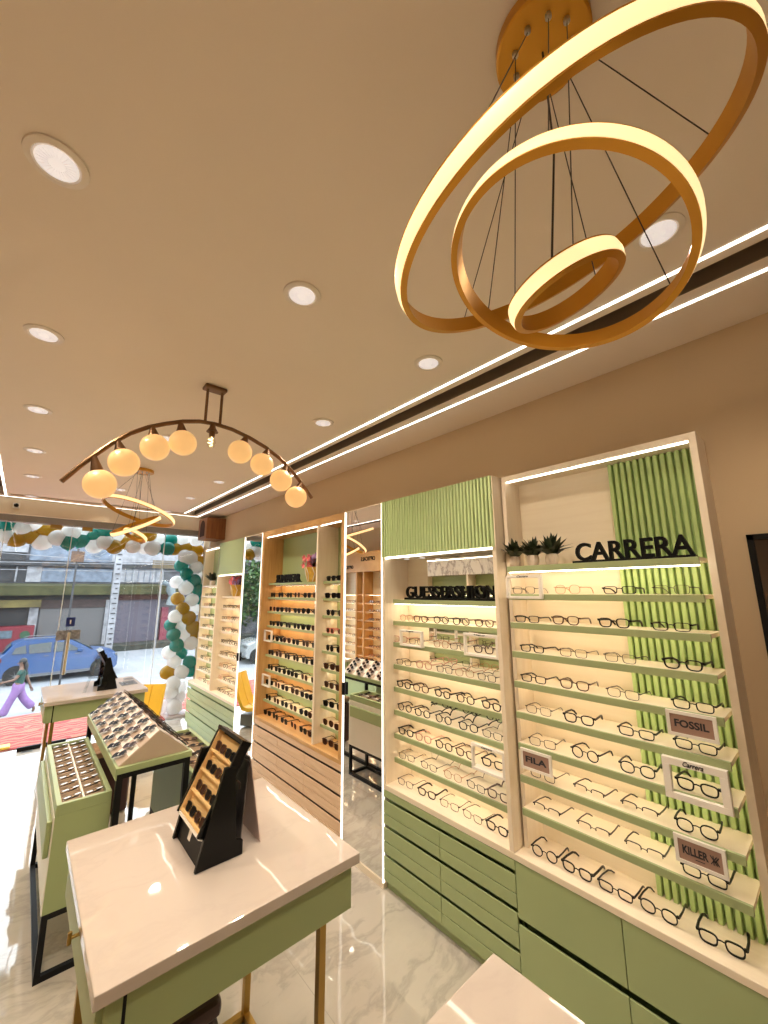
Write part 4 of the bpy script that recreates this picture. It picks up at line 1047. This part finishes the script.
for c, x, z in sorted(BAL, key=lambda b: (b[2] < 2.36, b[1] if b[2] >= 2.36 else -b[2])):
    seg = z < 2.36; cnt[(c,seg)] = cnt.get((c,seg), 0)+1; n = cnt[(c,seg)]
    lab = f'{BN[c]} balloon, {ORD[n-1]} {BN[c]} one ' + ('from the top of the balloon column' if seg else 'along the overhead garland, counted from the far-wall end')
    o = put('balloon', proto[c], None, (x, 6.78+(.07 if (x*50+z*30) % 2 > 1 else -.03), z), (random.uniform(-1.2,1.2), random.uniform(-1.2,1.2), random.uniform(0,6)))
    s_ = random.uniform(.86,.97)*(1.0 if c != 'w' else 1.02); o.scale = (s_,s_,s_); tag(o, lab, 'balloon', f'{BN[c]} balloons of the garland')
t = MB(); t.box(1.72,2.05,6.62,6.92,-.003,.03,.004); tag(t.build('balloon_stand', m_wball), 'flat white foot under the balloon column', 'stand')

# ------------------------------------------------------------------ street
_mat, _wood = mat, wood
EXK = .22
def mat(name, col, *a, **k): return _mat(name, tuple(v*EXK for v in col), *a, **k)
def wood(name, c0, c1, *a, **k): return _wood(name, tuple(v*EXK for v in c0), tuple(v*EXK for v in c1), *a, **k)
GZ0 = -1.70
struct('street', MB().box(-40,40,8.33,60,GZ0-.1,GZ0), mat('pale_asphalt', (.90,.94,1.0), .7, var=.12, scale=1.5))
struct('kerb_far', MB().box(-20,30,29.2,30.95,GZ0,GZ0+.32), mat('mossy_kerb', (.13,.14,.11), .9, var=.4, scale=3))
m_facade = mat('grey_render', (.38,.38,.42), .85, var=.5, scale=1.6)
m_panelb = mat('pale_blue_sheet', (.46,.56,.72), .6, var=.4, scale=2.5)
m_whitepan = mat('whitewashed_panel', (.95,.95,1.0), .7, var=.3, scale=3)
m_darkshop = mat('dark_shop', (.05,.05,.055), .6, var=.5, scale=2)
m_dgrey = mat('weathered_grey', (.13,.13,.14), .8, var=.4, scale=2)
m_shut = wood('grey_shutter', (.36,.34,.34), (.46,.44,.44), (.3,.3,30), .5)
m_shutp = wood('lilac_shutter', (.24,.21,.30), (.33,.29,.40), (.3,.3,30), .5)
m_olive = mat('mossy_olive', (.20,.20,.075), .9, var=.4, scale=2)
bd = thing('shop_building', 'weathered two-storey shop row with shutters across the street', 'building', (3,31,GZ0))
MB().box(-12,16,31.1,36,GZ0,6.2).build('wall', m_facade, bd)
def fb(nm, x0, x1, z0, z1, m, d=.08, y=31.1): return MB().box(x0,x1,y-d,y,z0,z1).build(nm, m, bd)
fb('parapet', -12,-.1,4.05,5.2, m_whitepan, .12)
fb('upper_window', -12,-.15,3.60,4.02, m_dgrey)
fb('ledge', -12,10,3.30,3.56, m_dgrey, .30)
fb('wall_sheet', .0,4.0,3.62,4.65, m_panelb, .10)
fb('wall_sheet', 4.0,12,3.72,5.2, m_whitepan, .10)
fb('upper_window', -12,-.03,2.38,3.24, m_dgrey, .06)
for k in range(5): fb('window_bar', -4.5+k*1.0,-4.42+k*1.0,2.38,3.24, m_whitepan, .10)
fb('wall_sheet', -.02,.64,2.38,3.28, m_whitepan, .09)
fb('wall_sheet', .66,4.1,2.40,3.20, m_panelb, .09)
fb('wall_sheet', 4.4,7.1,2.40,3.70, m_whitepan, .10)
for k in range(8): fb('sheet_batten', 4.5+.35*k, 4.53+.35*k, 2.42, 3.68, m_panelb, .13)
MB().prism([(30.2,1.62),(31.1,1.75),(31.1,2.30),(30.2,2.15)], 'x', -12, 10).build('awning', m_olive, bd)
fb('awning_shade', -12,4.3,1.34,1.60, m_darkshop, .10)
fb('signboard', 4.3,7.4,1.28,1.62, mat('rust_red_board', (.22,.05,.04), .7, var=.3), .3)
fb('signboard', -3.0,.82,.96,1.37, mat('yellow_board', (.55,.42,.10), .6, var=.35, scale=2), .45)
fb('shop_opening', -12,.38,-.03,.95, m_darkshop, .05)
fb('door_jamb', .36,.76,-1.7,.92, m_whitepan, .14)
fb('signboard', .78,4.2,.85,1.34, mat('brown_board', (.20,.13,.12), .7, var=.3), .15)
fb('shutter', .84,3.95,-1.55,.84, m_shut)
fb('pillar', 3.95,4.35,-1.7,1.3, m_whitepan, .25)
fb('shutter', 4.42,7.05,-1.38,1.26, m_shutp)
pb = fb('plinth_tiles', 4.3,12,-2.0,-1.40, mat('cream_tile', (.62,.58,.55), .5), .15)
for k in range(9): MB().box(4.45+k*.66,4.80+k*.66,30.93,30.955,-1.62,-1.44).build('brown_tile', mat('brown_tile', (.25,.13,.11), .5) if 'brown_tile' not in bpy.data.materials else bpy.data.materials['brown_tile'], pb)
fb('door_jamb', 7.15,7.55,-1.4,.75, mat('pink_post', (.65,.06,.14), .5), .3)
t = thing('shop_counter', 'pink-red kiosk counter with green round mark across the street', 'kiosk', (-.1,30.2,GZ0))
MB().box(-3.5,.68,29.9,30.7,GZ0,-.02).build('counter_body', mat('pinkred_paint', (.60,.02,.06), .5), t)
MB().box(-3.4,-.2,29.86,29.9,-.62,-.22).build('glass_case', mat('blue_grey_case', (.30,.42,.52), .4, var=.4, scale=6), t)
MB().cyl((.32,29.9,-.48),(.32,29.86,-.48),.21,n=20).build('round_mark', mat('green_mark', (.05,.25,.10), .5), t)
po = MB(); po.box(3.66,4.00,27,27.34,GZ0,5.5); 
q = thing('utility_pole', 'tall pale pole with dark rungs in front of the shop row', 'pole', (3.83,27.17,GZ0))
po.build('post', m_whitepan, q)
rg = MB()
for k in range(24): rg.box(3.72 if k % 2 else 3.80, 3.94 if k % 2 else 3.9, 26.97, 27.0, GZ0+.4+k*.27, GZ0+.46+k*.27)
rg.build('rungs', m_dgrey, q)
q = thing('hanging_cloth', 'pale cloth figure hanging in front of the shop row', 'cloth', (7.3,29.7,1.2))
c = MB()
c.tube([(7.25,29.7,2.35),(7.3,29.7,1.9),(7.42,29.7,1.5),(7.35,29.7,.9)], [.22,.30,.20,.28], 10); c.tube([(7.25,29.7,2.2),(6.8,29.7,2.4)], [.1,.18], 8); c.tube([(7.4,29.7,2.2),(7.8,29.7,2.45)], [.1,.18], 8)
c.build('cloth_body', mat('pale_mint_cloth', (.62,.75,.78), .8), q, True)
q = thing('roadside_board', 'brown signboard on a bracket seen through the glass door', 'signboard', (1.35,19,3.2))
MB().box(1.16,1.56,19,19.06,2.90,3.30).build('board', mat('brown_sign', (.30,.14,.06), .6, var=.3), q); MB().cyl((1.36,19.1,GZ0),(1.36,19.1,3.4),.035,n=8).build('post', m_dgrey, q)
q = thing('roadside_board', 'long tan signboard hung beside the balloon column', 'signboard', (6.6,29.5,3.5))
MB().box(5.9,7.2,28.8,28.86,3.25,3.75).build('board', mat('tan_sign', (.36,.24,.10), .6, var=.3), q); MB().cyl((6.5,28.9,GZ0),(6.5,28.9,4.3),.05,n=8).build('post', m_whitepan, q)
for k, (za, zb) in enumerate(((2.95,2.98),(3.30,3.42),(3.9,3.55))):
    o = MB().tube([(-12,28.6,za+.25),(-3,28.6,za),(4,28.6,zb),(14,28.6,zb+.35)], .018, 5).build('overhead_cable', m_whitepan); tag(o, ['lowest pale overhead cable strung across the street','middle pale overhead cable strung across the street','highest pale overhead cable sloping across the street'][k], 'cable', 'overhead cables')

def car_(lab, x0, y0, mbody, rz=0., grp=None):
    t = thing('car', lab, 'car', (x0,y0,GZ0), grp, (0,0,rz)); LOC[t] = Vector((0,0,0))
    prof = [(.02,.36),(-.03,.72),(.05,1.02),(.22,1.22),(.42,1.52),(.62,1.60),(1.7,1.63),(2.25,1.55),(2.62,1.36),(3.02,1.10),(3.55,1.02),(3.86,.90),(3.96,.70),(3.95,.40),(3.85,.28),(.12,.28)]
    W = 1.75; b = MB(); sl = []
    for f_, sc, dz in ((0,.94,0),(.07,1,0),(.93,1,0),(1,.94,0)):
        ring = []
        for px_, pz_ in prof:
            k = max(0, (pz_-1.0)/.63); inset = k*.20
            yy = f_*W; yy = yy+(inset if f_ < .5 else -inset)
            cx = 1.97; ring.append(b.bm.verts.new((cx+(px_-cx)*(sc if pz_ > .5 else 1), yy, pz_)))
        sl.append(ring)
    n = len(prof)
    for A, B in zip(sl, sl[1:]):
        for k in range(n): b.bm.faces.new((A[k],A[(k+1)%n],B[(k+1)%n],B[k]))
    b.bm.faces.new(sl[0]); b.bm.faces.new(sl[-1][::-1])
    body = b.build('body', mbody, t, True, .5)
    mg = bpy.data.materials.get('car_glass') or mat('car_glass', (.10,.13,.14), .08, var=.3)
    yof = lambda z: max(0, (z-1.0)/.63)*.20
    def win(pts):
        for s_ in (0, 1):
            m = MB(); v = []
            for px_, pz_ in pts:
                yy = yof(pz_)-.012+.0; yy = yy if s_ == 0 else W-yy
                v.append((1.97+(px_-1.97)*.97, yy, pz_))
            sheet(m, v, .02); m.build('side_window', mg, t)
    win([(.42,1.14),(.50,1.36),(.80,1.44),(.86,1.14)]); win([(.94,1.13),(.90,1.45),(1.62,1.50),(1.62,1.12)]); win([(1.70,1.12),(1.70,1.50),(2.12,1.46),(2.62,1.12)])
    m = MB(); sheet(m, [(2.32,.20,1.545),(2.32,W-.20,1.545),(3.02,W-.06,1.115),(3.02,.06,1.115)], .02); m.build('windscreen', mg, t)
    m = MB(); sheet(m, [(.16,.12,1.2),(.16,W-.12,1.2),(.40,W-.20,1.50),(.40,.20,1.50)], .02); m.build('rear_window', mg, t)
    mt = bpy.data.materials.get('tyre') or mat('tyre', (.015,.015,.016), .8); mr = bpy.data.materials.get('alloy') or mat('alloy', (.55,.55,.57), .35, .6)
    for wx in (.66,3.36):
        for s_ in (0, 1):
            yy = -.015 if s_ == 0 else W-.20
            MT = Matrix.Rotation(PI/2, 3, 'X')
            a = MB(); a.lathe([(.20,-.10),(.29,-.105),(.325,-.08),(.325,.08),(.29,.105),(.20,.10)], (wx,yy+.105,.33), 26, 0, MT, cap=False)
            wh = a.build('wheel', mt, t, True)
            r_ = MB(); r_.lathe([(.205,-.085),(.205,.085)], (wx,yy+.105,.33), 24, 0, MT, cap=False)
            oy = yy+.105+(-.075 if s_ == 0 else .075)
            for k in range(7):
                an = 2*PI*k/7; r_.tube([(wx,oy,.33),(wx+.205*math.cos(an),oy,.33+.205*math.sin(an))], [.035,.028], 5)
            r_.build('rim', mr, wh)
            # arch liner
            ar = MB(); ar.lathe([(.37,-.006),(.37,.006)], (wx,(-.006 if s_ == 0 else W+.006),.35), 26, 0, MT); ar.build('wheel_arch', mt, t)
    s_ = MB(); s_.box(1.0,3.0,-.012,.02,.27,.36); s_.box(1.0,3.0,W-.02,W+.012,.27,.36); s_.build('sill_trim', mr, t)
    l = MB(); l.box(-.02,.20,.01,.30,.86,1.03,.02); l.box(-.02,.20,W-.30,W-.01,.86,1.03,.02)
    l.build('tail_light', bpy.data.materials.get('tail_red') or mat('tail_red', (.50,.02,.03), .2), t)
    l = MB(); l.box(3.70,3.93,.06,.36,.74,.88,.02); l.box(3.70,3.93,W-.36,W-.06,.74,.88,.02); l.build('head_light', mr, t)
    r_ = MB(); r_.tube([(.75,.26,1.64),(.9,.26,1.68),(2.0,.26,1.66),(2.2,.26,1.58)], .016, 6); r_.tube([(.75,W-.26,1.64),(.9,W-.26,1.68),(2.0,W-.26,1.66),(2.2,W-.26,1.58)], .016, 6); r_.build('roof_rail', mr, t)
    for s2 in (0, 1):
        yy = -.10 if s2 == 0 else W-.02
        MB().box(2.48,2.66,yy,yy+.12,1.06,1.18,.02).build('door_mirror', mbody, t)
    for s2 in (0, 1):
        h_ = MB(); yy = -.014 if s2 == 0 else W+.002
        for x in (1.42,2.42): h_.box(x,x+.16,yy,yy+.012,.98,1.01)
        h_.build('door_handle', mr, t)
    return t
car_('bright blue SUV parked across the road', -.52, 21.5, mat('blue_paint', (.015,.15,.52), .32, .0, var=.05, coat=.12), 0.)
car_('silvery white car parked farther along the road, seen in the far mirror', -8.6, 19.6, mat('white_paint', (.65,.68,.70), .25, var=.03, coat=.5), .0)

# ------------------------------------------------------------------ pedestrian
EXK = .36
def skin(name, pts, edges, rad, m, parent, sub=2, root=0):
    me = bpy.data.meshes.new(name); me.from_pydata(pts, edges, []); me.materials.append(m)
    o = put(name, me, parent)
    md = o.modifiers.new('skin', 'SKIN'); md.use_smooth_shade = True
    sv = me.skin_vertices[0].data
    for i, r in enumerate(rad):
        sv[i].radius = (r, r) if not isinstance(r, tuple) else r; sv[i].use_root = (i == root)
    s_ = o.modifiers.new('sub', 'SUBSURF'); s_.levels = sub; s_.render_levels = sub
    return o
PY = 16.3
pe = thing('person', 'person in green top and lilac wide trousers striding past the glass', 'person', (.22,PY,GZ0)); LOC[pe] = Vector((0,0,0)); pe.location = (.22,PY,GZ0)
m_skin = mat('brown_skin', (.30,.15,.09), .5, var=.05); m_hair = mat('black_hair', (.012,.010,.010), .5)
J = {}; P_ = []; R_ = []; E_ = []
def jn(k, p, r, par=None):
    J[k] = len(P_); P_.append(p); R_.append(r)
    if par is not None: E_.append((J[par], J[k]))
jn('pelvis',(0,0,.80),(.125,.10)); jn('waist',(.005,0,.95),(.105,.085),'pelvis'); jn('chest',(.015,0,1.14),(.125,.095),'waist'); jn('collar',(.02,0,1.25),(.075,.06),'chest'); jn('neck',(.01,0,1.33),.045,'collar')
jn('jaw',(-.01,0,1.41),(.062,.058),'neck'); jn('skull',(0,0,1.49),(.082,.075),'jaw'); jn('crown',(.008,0,1.545),.055,'skull')
for s_, nm, sh, el, wr in ((-1,'a',(.00,-.15,1.20),(-.10,-.19,1.03),(-.31,-.17,.985)),(1,'b',(.08,.15,1.19),(.19,.19,.95),(.27,.17,.76))):
    jn('sh'+nm, sh, .052, 'collar'); jn('el'+nm, el, .038, 'sh'+nm); jn('wr'+nm, wr, .026, 'el'+nm)
    d = (Vector(wr)-Vector(el)).normalized(); pl = Vector(wr)+d*.05; jn('pm'+nm, tuple(pl), (.030,.018), 'wr'+nm)
    for k in range(4):
        off = Vector((0,0,1)) if abs(d.z) < .7 else Vector((1,0,0)); b_ = pl + off*(k-1.5)*.019 + d*.03
        L = (.065,.075,.070,.055)[k]
        jn(f'f{nm}{k}', tuple(b_), .009, 'pm'+nm); jn(f'g{nm}{k}', tuple(b_+d*L*.6+Vector((0,-s_*.0,-.008))), .008, f'f{nm}{k}'); jn(f'h{nm}{k}', tuple(b_+d*L+Vector((0,0,-.022))), .007, f'g{nm}{k}')
    off = Vector((0,0,1)) if abs(d.z) < .7 else Vector((-1,0,0))
    jn('t1'+nm, tuple(Vector(wr)+d*.03+off*.032), .010, 'pm'+nm); jn('t2'+nm, tuple(Vector(wr)+d*.065+off*.045), .008, 't1'+nm)
for nm, hp, kn, an, to in (('a',(-.03,-.08,.76),(-.14,-.08,.43),(-.25,-.08,.10),(-.36,-.08,.04)),('b',(.03,.08,.76),(.16,.08,.42),(.43,.08,.14),(.40,.08,.03))):
    jn('hp'+nm, hp, .095, 'pelvis'); jn('kn'+nm, kn, .060, 'hp'+nm); jn('an'+nm, an, .038, 'kn'+nm); jn('to'+nm, to, (.04,.03), 'an'+nm)
bo = skin('body', P_, E_, R_, m_skin, pe, 2)
skin('top', [(0,0,.74),(.005,0,.95),(.015,0,1.14),(.02,0,1.255),(.0,-.15,1.205),(-.055,-.175,1.115),(.08,.15,1.195),(.14,.175,1.07)], [(0,1),(1,2),(2,3),(3,4),(4,5),(3,6),(6,7)], [(.155,.125),(.130,.11),(.148,.118),(.088,.075),.072,.066,.072,.066], mat('green_cotton', (.02,.11,.085), .8, var=.1), pe, 2)
skin('trousers', [(0,0,.95),(0,0,.78),(-.03,-.08,.70),(-.14,-.08,.43),(-.22,-.08,.20),(-.255,-.08,.05),(.03,.08,.70),(.16,.08,.43),(.30,.08,.26),(.40,.08,.15)], [(0,1),(1,2),(2,3),(3,4),(4,5),(1,6),(6,7),(7,8),(8,9)], [(.135,.115),(.150,.125),.118,.100,.108,.115,.118,.102,.110,.118], mat('lilac_cotton', (.42,.22,.55), .8, var=.12), pe, 2, 1)
hr = MB(); hr.ball((.022,0,1.500), .094, 18, 12, (.98,.90,1.0)); hr.tube([(.08,0,1.46),(.105,0,1.36),(.10,0,1.22),(.09,0,1.10)], [.045,.052,.045,.022], 10); hr.build('hair', m_hair, pe, True)
fc = MB(); fc.tube([(-.070,0,1.475),(-.098,0,1.440),(-.072,0,1.432)], [.008,.014,.010], 8); fc.build('nose', m_skin, pe, True)
fc = MB(); fc.ball((-.066,-.030,1.478), .010, 8, 6); fc.ball((-.066,.030,1.478), .010, 8, 6); fc.build('eyes', m_hair, pe, True)
fc = MB(); fc.tube([(-.068,-.022,1.405),(-.078,0,1.402),(-.068,.022,1.405)], .006, 6); fc.build('mouth', mat('lip', (.22,.06,.05), .4), pe, True)
fc = MB(); fc.ball((.0,-.080,1.462), .022, 10, 8, (.7,.4,1)); fc.ball((.0,.080,1.462), .022, 10, 8, (.7,.4,1)); fc.build('ears', m_skin, pe, True)

EXK = .40
# ------------------------------------------------------------------ trees and far blocks seen in the mirror
def tree(lab, x, y, h, r, seed):
    rnd = random.Random(seed)
    t = thing('street_tree', lab, 'tree', (x,y,GZ0), 'trees along the road')
    k = MB(); k.tube([(x,y,GZ0),(x+.1,y,GZ0+h*.3),(x-.1,y+.1,GZ0+h*.6)], [.22,.16,.08], 10)
    for q in range(5):
        a = q*1.3; k.tube([(x,y,GZ0+h*.35),(x+math.cos(a)*r*.5,y+math.sin(a)*r*.5,GZ0+h*.62)], [.09,.03], 6)
    k.build('trunk', mat('bark', (.10,.07,.05), .9) if 'bark' not in bpy.data.materials else bpy.data.materials['bark'], t, True)
    f = MB()
    blobs = [(Vector((x+rnd.uniform(-1,1)*r*.6, y+rnd.uniform(-1,1)*r*.6, GZ0+h*rnd.uniform(.28,.92))), r*rnd.uniform(.35,.55)) for _ in range(16)]
    for c, br in blobs:
        for _ in range(230):
            d = Vector((rnd.gauss(0,1),rnd.gauss(0,1),rnd.gauss(0,1))).normalized()*br*rnd.uniform(.75,1.05)
            p = c+d; u_ = Vector((rnd.gauss(0,1),rnd.gauss(0,1),rnd.gauss(0,1))).normalized()*.16; v_ = u_.cross(d).normalized()*.10
            f.quad([p-u_, p+v_, p+u_, p-v_])
    m = bpy.data.materials.get('tree_leaf') or mat('tree_leaf', (.055,.14,.02), .6, var=.6, scale=1.2)
    f.build('crown', m, t)
tree('broad leafy tree beyond the white car, seen in the far mirror', -8.4, 25.0, 6.2, 2.2, 1)
tree('leafy tree left of the broad one, seen in the far mirror', -14.6, 25.4, 6.6, 2.3, 2)
tree('smaller leafy tree right of the broad one, beyond the road', -3.2, 25.2, 5.6, 1.6, 3)

# ------------------------------------------------------------------ world, camera, render
w = bpy.data.worlds.new('overcast_sky'); SC.world = w; w.use_nodes = True
nt = w.node_tree; bg = nt.nodes['Background']
tc = nt.nodes.new('ShaderNodeTexCoord'); nz = nt.nodes.new('ShaderNodeTexNoise'); nz.inputs['Scale'].default_value = 3
rp = nt.nodes.new('ShaderNodeValToRGB'); rp.color_ramp.elements[0].color = (.72,.84,1.0,1); rp.color_ramp.elements[1].color = (.95,.98,1.0,1)
nt.links.new(tc.outputs['Generated'], nz.inputs['Vector']); nt.links.new(nz.outputs['Fac'], rp.inputs['Fac']); nt.links.new(rp.outputs['Color'], bg.inputs['Color'])
bg.inputs['Strength'].default_value = 6.5

cam = bpy.data.cameras.new('camera'); co = bpy.data.objects.new('camera', cam); COL.objects.link(co); SC.camera = co
yaw, pitch, roll = .724454224, .193884468, -.00552441338
cyw, syw, cp_, sp_ = math.cos(yaw), math.sin(yaw), math.cos(pitch), math.sin(pitch)
fwd = Vector((syw*cp_, cyw*cp_, sp_)); rgt = Vector((cyw,-syw,0)); upv = rgt.cross(fwd)
r_ = math.cos(roll)*rgt+math.sin(roll)*upv; u_ = -math.sin(roll)*rgt+math.cos(roll)*upv
co.matrix_world = Matrix(((r_.x,u_.x,-fwd.x,0),(r_.y,u_.y,-fwd.y,0),(r_.z,u_.z,-fwd.z,1.78),(0,0,0,1)))
cam.sensor_fit = 'VERTICAL'; cam.sensor_height = 36.; cam.lens = 399.82/1024*36.; cam.clip_start = .02; cam.clip_end = 200
vs = SC.view_settings; SC.display_settings.display_device = 'sRGB'
vs.view_transform = 'Standard'; vs.look = 'None'; vs.gamma = 1.; vs.use_curve_mapping = False; vs.exposure = 0.
cy = SC.cycles
cy.use_denoising = True; cy.max_bounces = 10; cy.diffuse_bounces = 4; cy.glossy_bounces = 6; cy.transparent_max_bounces = 24; cy.transmission_bounces = 4
cy.sample_clamp_indirect = 6.; cy.caustics_reflective = False; cy.caustics_refractive = False
